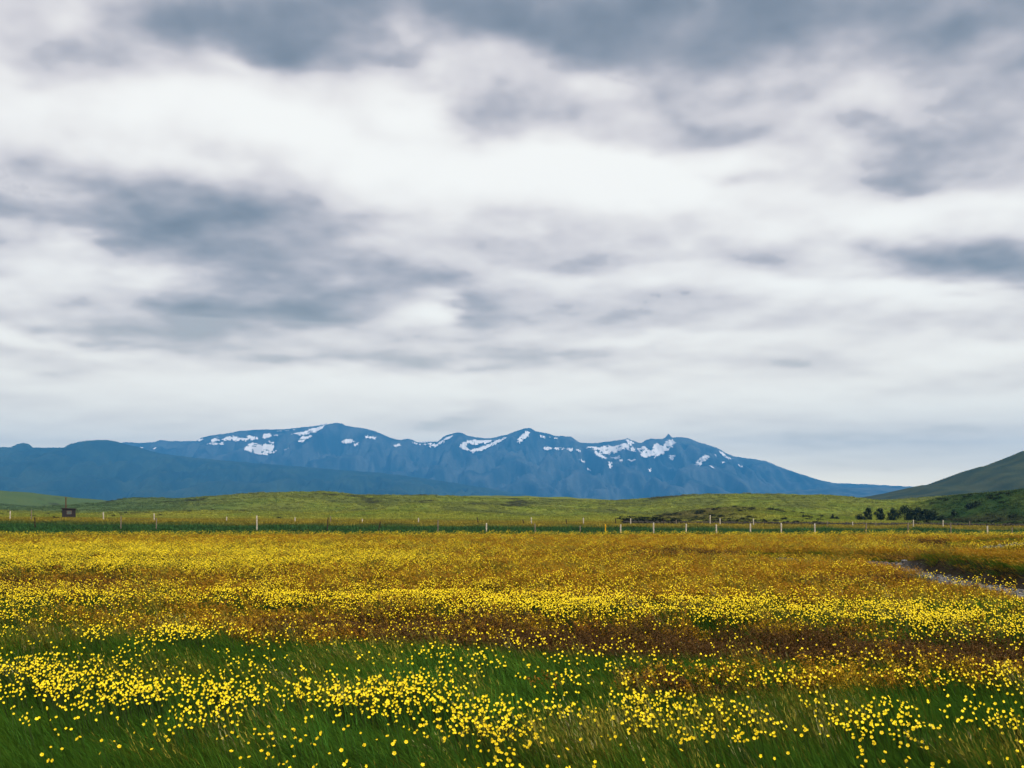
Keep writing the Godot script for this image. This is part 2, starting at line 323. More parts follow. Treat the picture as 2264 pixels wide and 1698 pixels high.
# ------------------------------------------------------------------------------------------------ sky
# [u, v, half width, half height, tilt, strength]: u = x/-z, v = y/-z of the direction; strength > 0 is a grey cloud, < 0 a bright one
const CLOUDS := [
	[0.16, 0.484, 0.44, 0.034, 0.0, 0.75], [0.02, 0.485, 0.34, 0.034, 0.03, 1.05], [0.30, 0.455, 0.30, 0.045, 0.0, 0.85], [-0.20, 0.478, 0.13, 0.024, -0.05, 0.9],
	[0.42, 0.43, 0.16, 0.03, 0.0, 0.35], [0.25, 0.41, 0.12, 0.018, 0.0, 0.30],
	[-0.36, 0.435, 0.085, 0.020, 0.03, 0.40], [-0.44, 0.470, 0.09, 0.016, 0.0, -0.35], [-0.25, 0.445, 0.035, 0.012, -0.2, -0.5],
	[-0.23, 0.385, 0.26, 0.040, -0.05, -0.40], [-0.07, 0.40, 0.05, 0.02, -0.3, -0.4], [-0.02, 0.32, 0.16, 0.035, -0.18, -0.50], [0.09, 0.315, 0.08, 0.025, -0.3, -0.55],
	[0.02, 0.385, 0.05, 0.020, 0.0, 0.45], [0.15, 0.375, 0.17, 0.03, -0.05, 0.38], [0.33, 0.36, 0.15, 0.022, 0.05, 0.30], [0.44, 0.345, 0.10, 0.025, 0.1, 0.45], [0.20, 0.30, 0.09, 0.014, -0.1, 0.50], [0.40, 0.325, 0.10, 0.014, 0.05, 0.35],
	[0.10, 0.42, 0.05, 0.012, 0.0, -0.20], [0.24, 0.415, 0.05, 0.012, 0.0, -0.45], [0.30, 0.375, 0.08, 0.012, 0.0, -0.25], [0.45, 0.42, 0.06, 0.014, 0.3, -0.35], [0.38, 0.29, 0.10, 0.014, 0.1, -0.45],
	[-0.42, 0.290, 0.22, 0.036, -0.10, 1.15], [-0.38, 0.262, 0.22, 0.022, -0.03, 0.55], [-0.28, 0.245, 0.14, 0.012, -0.05, 0.30], [-0.46, 0.235, 0.10, 0.010, -0.1, -0.25],
	[-0.17, 0.212, 0.21, 0.019, -0.06, 1.0], [-0.30, 0.200, 0.12, 0.010, -0.12, 0.45], [-0.38, 0.212, 0.12, 0.011, -0.12, -0.45], [-0.24, 0.188, 0.085, 0.012, 0.0, 1.0], [-0.42, 0.186, 0.12, 0.012, -0.1, 0.55], [-0.30, 0.170, 0.09, 0.011, -0.05, 0.55],
	[-0.085, 0.187, 0.028, 0.014, 0.0, -0.80], [-0.035, 0.186, 0.030, 0.020, -0.4, 0.42], [-0.02, 0.170, 0.10, 0.012, 0.05, 0.35], [-0.02, 0.145, 0.16, 0.014, -0.04, 0.50], [-0.20, 0.150, 0.12, 0.009, -0.1, 0.25], [-0.05, 0.160, 0.06, 0.007, 0.1, -0.25],
	[-0.44, 0.142, 0.11, 0.012, -0.02, 0.35], [-0.44, 0.162, 0.09, 0.008, -0.1, -0.40], [-0.20, 0.118, 0.22, 0.016, -0.04, -0.40], [-0.025, 0.095, 0.022, 0.024, 0.0, 0.40],
	[-0.10, 0.272, 0.11, 0.012, 0.0, 0.15], [0.05, 0.262, 0.18, 0.010, 0.0, 0.18], [0.16, 0.235, 0.15, 0.008, -0.08, 0.32], [0.08, 0.205, 0.10, 0.008, 0.0, -0.20],
	[0.465, 0.230, 0.090, 0.018, -0.05, 1.5], [0.43, 0.250, 0.09, 0.014, 0.0, 0.35], [0.40, 0.206, 0.14, 0.010, -0.05, -0.35], [0.30, 0.265, 0.10, 0.016, 0.0, -0.2],
	[0.12, 0.155, 0.10, 0.007, 0.12, 0.35], [0.25, 0.180, 0.12, 0.006, 0.0, 0.15], [0.42, 0.165, 0.08, 0.012, 0.0, -0.25], [0.20, 0.125, 0.20, 0.014, 0.0, -0.25],
	[0.33, 0.072, 0.13, 0.008, -0.03, 0.32], [0.28, 0.050, 0.22, 0.010, 0.0, 0.16], [0.06, 0.105, 0.06, 0.010, 0.0, -0.2]]

const TONES := [Color(0.895, 0.905, 0.91), Color(0.80, 0.795, 0.815), Color(0.635, 0.625, 0.680), Color(0.435, 0.445, 0.525), Color(0.240, 0.285, 0.375), Color(0.11, 0.165, 0.25)]

func sky_color(dir: Vector3, clouds: Array) -> Color:
	var y := maxf(dir.y, 0.0)
	var q := 1.0 / (y + 0.11)
	var px := dir.x * q
	var pz := dir.z * q
	# a deck of cloud seen from below: cells in its own plane, each with a bright far rim, and lumps hanging from it
	var w1 := n_soft.get_noise_2d(px * 0.5 + 3.0, pz * 0.5)
	var cell := n_cloud.get_noise_3d(px * 0.85 + w1 * 0.2, pz * 1.0, 0.0)
	var rim := cell - n_cloud.get_noise_3d(px * 0.85 + w1 * 0.2, pz * 1.0 + 0.10, 0.0)
	var ly := dir.y * 1.3 / (0.25 + y)
	var lump := n_cloud.get_noise_3d(dir.x * 4.2, ly * 7.5, dir.z * 4.2)
	var above := n_cloud.get_noise_3d(dir.x * 4.2, ly * 7.5 + 0.16, dir.z * 4.2)
	var fine := n_cloud.get_noise_3d(px * 2.6, pz * 3.4, 9.0)
	var n := 0.40 * cell + 0.65 * lump
	var t := 0.27 + 0.22 * n + 0.11 * fine + 0.20 * rim + 0.34 * (lump - above)
	if dir.z < -0.25:
		var u := dir.x / -dir.z + 0.045 * lump + 0.040 * cell + 0.012 * fine
		var v := dir.y / -dir.z + (0.035 * above + 0.030 * cell + 0.010 * fine) * (0.25 + 2.2 * y)
		var s := 0.0
		for c in clouds:
			var a: float = u - c[0]
			var b: float = v - c[1]
			var ra: float = (a + b * c[4]) / c[2]
			if ra > 2.6 or ra < -2.6: continue
			var rb: float = (b - a * c[4]) / c[3]
			if rb > 2.6 or rb < -2.6: continue
			# flat-topped cells with soft rims
			s += c[5] * exp(-pow(ra * ra + rb * rb, 1.25) * 0.8)
		t = t * (1.0 - 0.15 * minf(absf(s), 1.0)) + s * clampf(0.52 + 0.26 * n + 0.16 * fine + 0.18 * rim, 0.36, 0.78)
	if t > 0.5: t = 0.5 + 0.40 * (1.0 - exp(-(t - 0.5) / 0.40)) + 0.18 * (lump - above) + 0.06 * fine
	t = 0.5 * (t + sqrt(t * t + 0.012)) - 0.03
	t = clampf(t, 0.0, 1.0) * 5.0
	var i := mini(int(t), 4)
	var c: Color = TONES[i].lerp(TONES[i + 1], t - i)
	# creamier low over the land
	var low := 1.0 - smoothstep(0.0, 0.22, y)
	c = c.lerp(Color(1.12, 1.04, 0.90), 0.74 * low) * 0.645
	# the clouds stand behind the haze that fills the valley up to the summits
	var clear := exp(-HAZE / (y / 1060.0 + 1.0 / 16000.0))
	return Color(maxf(c.r - AIR.r * (1.0 - clear), 0.0), maxf(c.g - AIR.g * (1.0 - clear), 0.0), maxf(c.b - AIR.b * (1.0 - clear), 0.0)) * (1.0 / clear)

const HAZE := 0.000095
# what the haze itself sends to the eye where it is thick
const AIR := Color(0.015, 0.12, 0.33)

func make_sky() -> Image:
	var small := sky_part(1024, 256, 0.0, 1.0, 0.5)
	small.resize(4096, 1024, Image.INTERPOLATE_CUBIC)
	# the quarter round the view is worked out at full resolution, by the same rule
	var front := sky_part(1024, 400, -0.125, 0.125, 0.1953125)
	small.blit_rect(front, Rect2i(512, 0, 512, 400), Vector2i(0, 624))
	small.blit_rect(front, Rect2i(0, 0, 512, 400), Vector2i(3584, 624))
	var out := Image.create_empty(4096, 2048, false, Image.FORMAT_RGBF)
	out.fill(Color(0.10, 0.11, 0.06))
	out.blit_rect(small, Rect2i(0, 0, 4096, 1024), Vector2i(0, 0))
	return out

# the strip of sky whose top lies "top" half turns above the horizon, between two shares of the round
func sky_part(w: int, h: int, a: float, b: float, top: float) -> Image:
	var data := PackedFloat32Array()
	data.resize(w * h * 3)
	var at := 0
	for j in h:
		var el := PI * top * (1.0 - (j + 0.5) / h)
		var ce := cos(el)
		var se := sin(el)
		var clouds := []
		for c in CLOUDS:
			var reach: float = c[3] * 2.6 + absf(c[4]) * c[2] * 2.6 + 0.03
			if c[1] + reach > tan(el) and c[1] - reach < tan(el) * 1.75: clouds.append(c)
		for i in w:
			var az := (a + (b - a) * (i + 0.5) / w) * TAU
			var c := sky_color(Vector3(sin(az) * ce, se, -cos(az) * ce), clouds)
			data[at] = c.r
			data[at + 1] = c.g
			data[at + 2] = c.b
			at += 3
	return Image.create_from_data(w, h, false, Image.FORMAT_RGBF, data.to_byte_array())

# ------------------------------------------------------------------------------------------------ materials
var M := {}

func noise_tex(freq: float, lo: Color, hi: Color, seed_: int, size := 512, octaves := 4) -> NoiseTexture2D:
	var t := NoiseTexture2D.new()
	t.width = size
	t.height = size
	t.seamless = true
	var n := FastNoiseLite.new()
	n.seed = seed_
	n.frequency = freq
	n.fractal_octaves = octaves
	t.noise = n
	var g := Gradient.new()
	g.set_color(0, lo)
	g.set_color(1, hi)
	t.color_ramp = g
	return t

func mat(rough := 0.9, spec := 0.2) -> StandardMaterial3D:
	var m := StandardMaterial3D.new()
	m.roughness = rough
	m.metallic_specular = spec
	return m

func leaf_mat(trans: float) -> StandardMaterial3D:
	var m := mat(0.6, 0.3)
	m.vertex_color_use_as_albedo = true
	m.cull_mode = BaseMaterial3D.CULL_DISABLED
	m.backlight_enabled = true
	m.backlight = Color(trans, trans, trans)
	return m

func wood(c: Color, seed_: int) -> StandardMaterial3D:
	var m := mat(0.85, 0.3)
	m.albedo_texture = noise_tex(0.02, (c * 0.62), c * 1.25, seed_, 256)
	m.uv1_triplanar = true
	m.uv1_scale = Vector3(3.0, 0.7, 3.0)
	return m

func make_materials():
	M.blade = leaf_mat(0.9)
	M.petal = leaf_mat(0.35)
	M.petal.roughness = 0.4
	var g := mat(0.95, 0.1)
	g.vertex_color_use_as_albedo = true
	g.albedo_texture = noise_tex(0.06, Color(0.66, 0.66, 0.66), Color(1, 1, 1), 3, 512, 5)
	g.uv1_triplanar = true
	g.uv1_world_triplanar = true
	g.uv1_scale = Vector3(0.11, 0.11, 0.11)
	g.normal_enabled = true
	g.normal_texture = noise_tex(0.05, Color(0, 0, 0), Color(1, 1, 1), 4, 512, 5)
	g.normal_texture.color_ramp = null
	g.normal_texture.as_normal_map = true
	g.normal_texture.bump_strength = 10.0
	M.ground = g
	var r := mat(0.95, 0.1)
	r.vertex_color_use_as_albedo = true
	r.albedo_texture = noise_tex(0.03, Color(0.7, 0.7, 0.7), Color(1, 1, 1), 8, 512, 5)
	r.uv1_triplanar = true
	r.uv1_world_triplanar = true
	r.uv1_scale = Vector3(0.0016, 0.0016, 0.0016)
	M.rock = r
	var h := r.duplicate()
	h.uv1_scale = Vector3(0.02, 0.02, 0.02)
	M.heath = h
	var s := mat(0.8, 0.2)
	s.albedo_color = Color(0.97, 0.97, 0.98)
	M.snow = s
	M.post_pale = wood(Color(0.70, 0.67, 0.62), 41)
	M.post_grey = wood(Color(0.47, 0.43, 0.38), 42)
	M.post_dark = wood(Color(0.22, 0.17, 0.13), 43)
	M.post_yellow = wood(Color(0.86, 0.66, 0.06), 44)
	M.wire = mat(0.5, 0.5)
	M.wire.albedo_color = Color(0.35, 0.35, 0.35)
	M.wire.metallic = 0.7
	M.board_dark = wood(Color(0.17, 0.15, 0.16), 45)
	M.board_brown = wood(Color(0.30, 0.21, 0.17), 46)
	M.rust = wood(Color(0.33, 0.24, 0.18), 47)
	M.glass = mat(0.15, 0.5)
	M.glass.albedo_color = Color(0.20, 0.26, 0.28)
	M.stone = mat(0.9, 0.2)
	M.stone.vertex_color_use_as_albedo = true
	M.bark = wood(Color(0.22, 0.18, 0.14), 48)

# ------------------------------------------------------------------------------------------------ land
func sheet(cols: int, rows: int, place: Callable, paint: Callable) -> ArrayMesh:
	var v := PackedVector3Array()
	var c := PackedColorArray()
	v.resize((cols + 1) * (rows + 1))
	c.resize(v.size())
	for j in rows + 1:
		for i in cols + 1:
			var p: Vector3 = place.call(i / float(cols), j / float(rows))
			var k := j * (cols + 1) + i
			v[k] = p
			c[k] = paint.call(p, i / float(cols), j / float(rows))
	var idx := PackedInt32Array()
	idx.resize(cols * rows * 6)
	var at := 0
	var nrm := PackedVector3Array()
	nrm.resize(v.size())
	for j in rows:
		for i in cols:
			var a := j * (cols + 1) + i
			var b := a + cols + 1
			# rows run away from the viewer, front faces clockwise from above
			idx[at] = a; idx[at + 1] = b; idx[at + 2] = a + 1
			idx[at + 3] = a + 1; idx[at + 4] = b; idx[at + 5] = b + 1
			at += 6
			var n1 := (v[a + 1] - v[a]).cross(v[b] - v[a])
			var n2 := (v[b + 1] - v[a + 1]).cross(v[b] - v[a + 1])
			nrm[a] += n1; nrm[b] += n1 + n2; nrm[a + 1] += n1 + n2; nrm[b + 1] += n2
	for k in nrm.size():
		nrm[k] = nrm[k].normalized()
	var arr := []
	arr.resize(Mesh.ARRAY_MAX)
	arr[Mesh.ARRAY_VERTEX] = v
	arr[Mesh.ARRAY_NORMAL] = nrm
	arr[Mesh.ARRAY_COLOR] = c
	arr[Mesh.ARRAY_INDEX] = idx
	var m := ArrayMesh.new()
	m.add_surface_from_arrays(Mesh.PRIMITIVE_TRIANGLES, arr)
	return m

const SOIL := Color(0.035, 0.035, 0.016)

func meadow_tone(x: float, d: float) -> Color:
	var r := clampf(stand(1, x, d), 0.0, 1.0)
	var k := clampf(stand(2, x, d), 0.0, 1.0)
	var n := n_soft.get_noise_2d(x * 0.25, d * 0.25)
	var c := Color(0.030, 0.060, 0.016).lerp(Color(0.085, 0.085, 0.016), clampf(0.4 + n + d * 0.006, 0.0, 1.0))
	c = c.lerp(Color(0.16, 0.085, 0.012), r * 0.6)
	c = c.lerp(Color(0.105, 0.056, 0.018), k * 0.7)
	return c

func land_tone(x: float, d: float) -> Color:
	var n := n_hill.get_noise_2d(x * 0.02, d * 0.012)
	var m := n_hill.get_noise_2d(x * 0.12 + 90.0, d * 0.06)
	var c := meadow_tone(x, minf(d, 95.0)) if d < 100.0 else Color(0.1, 0.1, 0.02)
	var b := bed(x, d) if d < 90.0 else 99.0
	if b < 3.0:
		c = c.lerp(Color(0.060, 0.046, 0.030), 1.0 - smoothstep(1.6, 2.2, b))
		c = c.lerp(Color(0.085, 0.082, 0.082), 1.0 - smoothstep(0.8, 1.1, b))
	if d > 78.0:
		var t := x / d
		var edge := d + 3.0 * m + 4.0 * t
		# lush strip between the fences, gold grass behind it, then pasture
		c = c.lerp(Color(0.030, 0.085, 0.022), smoothstep(85.0, 92.0, edge))
		c = c.lerp(Color(0.24, 0.19, 0.022), smoothstep(126.0, 146.0, edge + 6.0 * m) * clampf(0.8 + 0.8 * m, 0.0, 1.0))
		var past := Color(0.160, 0.205, 0.028).lerp(Color(0.270, 0.275, 0.036), clampf(0.5 + 1.1 * n + 0.6 * m, 0.0, 1.0))
		c = c.lerp(past, smoothstep(175.0, 240.0, d + 25.0 * m))
		# the grey-green slope on the left, the scrubby mound, the knoll
		var left := (1.0 - smoothstep(-190.0, -80.0, x * 500.0 / d)) * smoothstep(330.0, 480.0, d)
		c = c.lerp(Color(0.058, 0.110, 0.048), left * 0.85)
		var mid := smoothstep(330.0, 420.0, d) * (1.0 - left) * clampf(0.35 + 1.6 * n, 0.0, 0.8)
		c = c.lerp(Color(0.095, 0.120, 0.028), mid)
		var mound := smoothstep(4.0, 12.0, x - d * 0.11) * smoothstep(10.0, 40.0, d * 0.31 - x) * smoothstep(215.0, 250.0, d) * (1.0 - smoothstep(335.0, 365.0, d))
		c = c.lerp(Color(0.13, 0.105, 0.045).lerp(Color(0.045, 0.05, 0.018), clampf(0.5 + 2.2 * m, 0.0, 1.0)), mound * 0.8)
		var knoll := smoothstep(105.0, 125.0, x * 300.0 / d) * smoothstep(178.0, 205.0, d) * (1.0 - smoothstep(330.0, 380.0, d))
		c = c.lerp(Color(0.024, 0.055, 0.016).lerp(Color(0.055, 0.085, 0.022), clampf(0.4 + 1.5 * m, 0.0, 1.0)), knoll)
		var peat := smoothstep(0.34, 0.5, n_hill.get_noise_2d(x * 0.02 + 300.0, d * 0.008))
		c = c.lerp(Color(0.035, 0.035, 0.016), peat * smoothstep(200.0, 260.0, d) * 0.8)
	return c * 1.35

func ground():
	var cols := 420
	var rows := 460
	var place := func(u: float, v: float) -> Vector3:
		var d := 0.0
		if v < 0.04: d = lerpf(-60.0, 3.0, v / 0.04)
		elif v < 0.66: d = 3.0 * pow(140.0 / 3.0, (v - 0.04) / 0.62)
		elif v < 0.94: d = 140.0 * pow(2200.0 / 140.0, (v - 0.66) / 0.28)
		else: d = 2200.0 * pow(14500.0 / 2200.0, (v - 0.94) / 0.06)
		var s := u * 2.0 - 1.0
		# columns lie closest in the middle
		var half := maxf(d, 3.0) * 1.1 + 30.0
		var x := half * (0.6 * s + 0.4 * s * s * s)
		return Vector3(x, land(x, d) if d > 0.0 else 0.0, -d)
	var paint := func(p: Vector3, _u: float, _v: float) -> Color: return land_tone(p.x, -p.z)
	var g := put("ground", sheet(cols, rows, place, paint), M.ground)
	tag(g, "grassy ground of the meadow running out into green rolling pasture hills", "ground", "", "structure")

# a range: crest line at one distance, a slope with gullies towards the viewer and a back slope
func range_height(pts: Array, x: float, s: float, seed_: float, gully: float, wide: float, power: float) -> float:
	var top := along(pts, x)
	var h := maxf(top, 1.0) * (pow(1.0 - s, power) if s >= 0.0 else (1.0 + s))
	if s >= 0.0:
		var e := smoothstep(0.0, 0.12, s) * (1.0 - smoothstep(0.75, 1.0, s))
		h += gully * e * minf(n_rock.get_noise_2d(x / wide + seed_, s * 1.6) - 0.55, 0.05) * (0.35 + top / 900.0)
	return h

func range_mesh(pts: Array, far: float, front: float, back: float, x0: float, x1: float, cols: int, seed_: float, gully: float, wide: float, rough: float, power: float, tone: Callable) -> ArrayMesh:
	var rows := 170 if far > 10000.0 else 70
	var place := func(u: float, v: float) -> Vector3:
		var x := lerpf(x0, x1, u)
		var s := 1.0 - v / 0.85 if v < 0.85 else -(v - 0.85) / 0.15
		if s > 0.0: s = s * s * 0.5 + s * 0.5
		var h := range_height(pts, x, s, seed_, gully, wide, power)
		h += rough * n_hill.get_noise_2d(x / wide * 6.0 + seed_, s * 9.0)
		return Vector3(x, h - (40.0 if v == 0.0 or v == 1.0 else 0.0), -(far - front * s) if s >= 0.0 else -(far - back * s))
	return sheet(cols, rows, place, tone)

func mountains():
	var blue := func(p: Vector3, _u: float, v: float) -> Color:
		var n := 1.3 * n_hill.get_noise_2d(p.x * 0.0016, v * 6.0) + 0.9 * n_hill.get_noise_2d(p.x * 0.007 + 5.0, v * 5.0)
		var c := Color(0.034, 0.050, 0.056).lerp(Color(0.100, 0.118, 0.122), clampf(0.5 + n, 0.0, 1.0))
		return c * 1.25
	var m := put("snow_mountain", range_mesh(MOUNT, 12000, 4200, 1800, -9500, 9500, 1250, 3.0, 260.0, 700.0, 7.0, 1.35, blue), M.rock)
	tag(m, "long blue mountain range with snow patches along its jagged crest", "mountain", "", "structure")
	var low := func(p: Vector3, _u: float, v: float) -> Color:
		var n := n_hill.get_noise_2d(p.x * 0.002 + 40.0, v * 7.0)
		var c := Color(0.022, 0.042, 0.036).lerp(Color(0.045, 0.070, 0.045), clampf(0.45 + 1.2 * n, 0.0, 1.0))
		return c * 1.25
	var l := put("blue_ridge", range_mesh(RIDGE_LEFT, 8000, 3200, 1200, -7200, 700, 700, 9.0, 210.0, 520.0, 4.0, 1.25, low), M.rock)
	tag(l, "dark blue lower ridge in front of the snow mountain on the left", "ridge", "", "structure")
	var l2 := put("blue_ridge", range_mesh(RIDGE_RIGHT, 9000, 2500, 1200, 1300, 7400, 500, 15.0, 40.0, 600.0, 3.0, 1.2, blue), M.rock)
	tag(l2, "low pale blue ridge at the right foot of the snow mountain", "ridge", "", "structure")
	var heath := func(p: Vector3, _u: float, v: float) -> Color:
		var n := n_hill.get_noise_2d(p.x * 0.012, v * 12.0)
		var c := Color(0.028, 0.042, 0.022).lerp(Color(0.062, 0.072, 0.030), clampf(0.5 + 1.2 * n, 0.0, 1.0))
		return c * 1.25
	var d := put("dark_hill", range_mesh(DARK_HILL, 1600, 700, 500, 300, 2400, 360, 22.0, 14.0, 120.0, 1.2, 1.15, heath), M.heath)
	tag(d, "dark heather hill rising at the right edge behind the pasture", "hill", "", "structure")
	# snow fields lie on the slope of the range
	for k in SNOW.size():
		var mesh := snow_field(PackedVector2Array(SNOW[k]), k)
		if mesh: put("snow_patch", mesh, M.snow, m)

# where on the front slope of the range the ground has this altitude
func slope_at(x: float, alt: float) -> Vector3:
	if alt >= along(MOUNT, x): return Vector3(x, along(MOUNT, x), -12000.0)
	var s := 0.8
	var h0 := -99.0
	while s > 0.0:
		var h1 := range_height(MOUNT, x, s, 3.0, 260.0, 700.0, 1.35) + 7.0 * n_hill.get_noise_2d(x / 700.0 * 6.0 + 3.0, s * 9.0)
		if h1 >= alt:
			if h0 > -99.0: s += 0.02 * clampf((h1 - alt) / maxf(h1 - h0, 1e-3), 0.0, 1.0)
			break
		h0 = h1
		s -= 0.02
	return Vector3(x, alt, -(12000.0 - 4200.0 * maxf(s, 0.0)))

func snow_field(poly: PackedVector2Array, k: int) -> ArrayMesh:
	var mid := Vector2.ZERO
	for p in poly: mid += p / poly.size()
	for i in poly.size(): poly[i] = mid + (poly[i] - mid) * 1.12 + (poly[i] - mid).normalized() * 4.0
	var box := Rect2(poly[0], Vector2.ZERO)
	for p in poly: box = box.expand(p)
	box = box.grow(16.0)
	var cell := clampf(sqrt(box.size.x * box.size.y) / 22.0, 4.0, 10.0)
	var nx := int(box.size.x / cell) + 1
	var ny := int(box.size.y / cell) + 1
	var st := SurfaceTool.new()
	st.begin(Mesh.PRIMITIVE_TRIANGLES)
	var made := 0
	var at := {}
	for j in ny + 1:
		for i in nx + 1:
			var p := box.position + Vector2(i, j) * cell
			at[Vector2i(i, j)] = slope_at(p.x, p.y) + Vector3(0, 6.0, 24.0)
	for j in ny:
		for i in nx:
			var p := box.position + Vector2(i + 0.5, j + 0.5) * cell
			p += Vector2(n_soft.get_noise_2d(p.x * 0.03, p.y * 0.03 + k), n_soft.get_noise_2d(p.x * 0.03 + 70.0, p.y * 0.03)) * 20.0
			if not Geometry2D.is_point_in_polygon(p, poly): continue
			if n_cloud.get_noise_2d(p.x * 0.012 + k * 9.0, p.y * 0.022) > 0.40: continue
			made += 1
			var a: Vector3 = at[Vector2i(i, j)]
			var b: Vector3 = at[Vector2i(i + 1, j)]
			var c: Vector3 = at[Vector2i(i, j + 1)]
			var e: Vector3 = at[Vector2i(i + 1, j + 1)]
			for q in [a, c, b, b, c, e]:
				st.add_vertex(q)
	if made == 0: return null
	st.index()
	st.generate_normals()
	return st.commit()

# ------------------------------------------------------------------------------------------------ plants
# one leaning, tapering blade of grass
func blade(st: SurfaceTool, at: Vector3, dir: Vector3, len_: float, w: float, bend: Vector3, low: Color, high: Color, segs := 3):
	var side := dir.cross(Vector3.UP)
	if side.length() < 0.05: side = Vector3(1, 0, 0)
	side = side.normalized().rotated(Vector3.UP, rng.randf_range(-1.4, 1.4))
	var prev := at
	var pw := w
	var n := side.cross(dir).normalized()
	if n.z < 0: n = -n
	n = (n + Vector3(0, 0.7, 0)).normalized()
	for k in segs:
		var t := (k + 1.0) / segs
		var p := at + dir * len_ * t + bend * len_ * t * t
		var nw := w * (1.0 - t * t)
		var ca := low.lerp(high, float(k) / segs)
		var cb := low.lerp(high, t)
		st.set_normal(n)
		st.set_color(ca); st.add_vertex(prev - side * pw)
		st.set_color(ca); st.add_vertex(prev + side * pw)
		st.set_color(cb); st.add_vertex(p + side * nw)
		if k < segs - 1:
			st.set_color(ca); st.add_vertex(prev - side * pw)
			st.set_color(cb); st.add_vertex(p + side * nw)
			st.set_color(cb); st.add_vertex(p - side * nw)
		prev = p
		pw = nw

func begin() -> SurfaceTool:
	var st := SurfaceTool.new()
	st.begin(Mesh.PRIMITIVE_TRIANGLES)
	return st

# blades blown over to one side (-x)
func grass_tuft(count: int, radius: float, height: float, w: float, lean: float) -> ArrayMesh:
	var st := begin()
	for i in count:
		var a := rng.randf() * TAU
		var r := radius * sqrt(rng.randf())
		var l := lean * rng.randf_range(0.2, 1.5)
		var dir := Vector3(-l + rng.randf_range(-0.25, 0.25), 1.0, rng.randf_range(-0.45, 0.25)).normalized()
		var g := 0.55 + 1.1 * pow(rng.randf(), 1.6)
		var c := Color(g * rng.randf_range(0.85, 1.3), g, g)
		blade(st, Vector3(cos(a) * r, -0.03, sin(a) * r), dir, height * rng.randf_range(0.55, 1.15), w * rng.randf_range(0.7, 1.3), Vector3(-lean * 0.9, -0.25, rng.randf_range(-0.2, 0.2)) * rng.randf_range(0.2, 1.0), c, c)
	return st.commit()

# thin stalks that carry loose heads of seed
func seed_tuft(count: int, radius: float, height: float, w: float, lean: float, bits: int, size: float, spiky := false) -> ArrayMesh:
	var st := begin()
	for i in count:
		var a := rng.randf() * TAU
		var r := radius * sqrt(rng.randf())
		var dir := Vector3(-lean * rng.randf_range(0.3, 1.3), 1.0, rng.randf_range(-0.4, 0.2)).normalized()
		var len_ := height * rng.randf_range(0.7, 1.15)
		var bend := Vector3(-lean * 0.5, -0.1, 0.0) * rng.randf_range(0.3, 1.0)
		var at := Vector3(cos(a) * r, 0, sin(a) * r)
		var g := rng.randf_range(0.75, 1.3)
		blade(st, at, dir, len_, w, bend, Color(g, g, g) * 0.9, Color(g, g, g), 2)
		for k in bits:
			var t := rng.randf_range(0.68, 1.0)
			var p := at + dir * len_ * t + bend * len_ * t * t + Vector3(rng.randf_range(-1, 1), rng.randf_range(-0.6, 0.6), rng.randf_range(-1, 1)) * size * 1.3
			if spiky:
				blade(st, at + dir * len_ * t + bend * len_ * t * t, (dir + bend + Vector3(rng.randf_range(-0.3, 0.3), 0, rng.randf_range(-0.3, 0.3))).normalized(), size * 3.2, size * 0.22, Vector3.ZERO, Color(g, g, g), Color(g, g, g) * 1.2, 2)
			else:
				speck(st, p, size * rng.randf_range(0.6, 1.2), Color(g, g, g) * rng.randf_range(0.8, 1.3))
	return st.commit()

func speck(st: SurfaceTool, p: Vector3, s: float, c: Color):
	var a := Vector3(rng.randfn(), rng.randfn(), rng.randfn()).normalized()
	var b := a.cross(Vector3(rng.randfn(), rng.randfn(), rng.randfn())).normalized()
	st.set_normal((a.cross(b) * signf(a.cross(b).y) + Vector3.UP).normalized())
	st.set_color(c)
	st.add_vertex(p + a * s)
	st.add_vertex(p - a * s * 0.5 + b * s * 0.8)
	st.add_vertex(p - a * s * 0.5 - b * s * 0.8)

# a buttercup head: five cupped petals round a small dome of stamens
func head(st: SurfaceTool, at: Vector3, face: Vector3, r: float, detail: bool, tint := 1.0):
	var x := face.cross(Vector3(0.3, 0.1, 1)).normalized()
	var z := x.cross(face).normalized()
	var y := face.normalized()
	var col := Color(0.92, 0.70, 0.010) * tint
	var inner := Color(0.86, 0.58, 0.008) * tint
	for k in 5:
		var a := TAU * k / 5.0 + 0.3
		var mid := x * cos(a) + z * sin(a)
		var l := x * cos(a - 0.60) + z * sin(a - 0.60)
		var q := x * cos(a + 0.60) + z * sin(a + 0.60)
		var c0 := at
		var pl := at + (l * 0.72 + y * 0.20) * r
		var pr := at + (q * 0.72 + y * 0.20) * r
		var tip := at + (mid * 1.0 + y * 0.40) * r
		st.set_normal((y - mid * 0.25).normalized())
		if detail:
			var tl := at + (x * cos(a - 0.36) + z * sin(a - 0.36)) * r * 0.98 + y * 0.42 * r
			var tr := at + (x * cos(a + 0.36) + z * sin(a + 0.36)) * r * 0.98 + y * 0.42 * r
			var belly := at + (mid * 0.62 + y * 0.10) * r
			for tri in [[c0, pl, belly], [c0, belly, pr], [pl, tl, belly], [tl, tr, belly], [tr, pr, belly]]:
				st.set_color(inner); st.add_vertex(tri[0])
				st.set_color(col); st.add_vertex(tri[1]); st.add_vertex(tri[2])
		else:
			st.set_color(col)
			st.add_vertex(c0); st.add_vertex(pl); st.add_vertex(tip)
			st.add_vertex(c0); st.add_vertex(tip); st.add_vertex(pr)
	if detail:
		st.set_color(Color(0.55, 0.36, 0.01))
		for k in 6:
			var a := TAU * k / 6.0
			var b := TAU * (k + 1) / 6.0
			st.set_normal(y)
			st.add_vertex(at + y * r * 0.34)
			st.add_vertex(at + (x * cos(a) + z * sin(a)) * r * 0.26 + y * r * 0.14)
			st.add_vertex(at + (x * cos(b) + z * sin(b)) * r * 0.26 + y * r * 0.14)

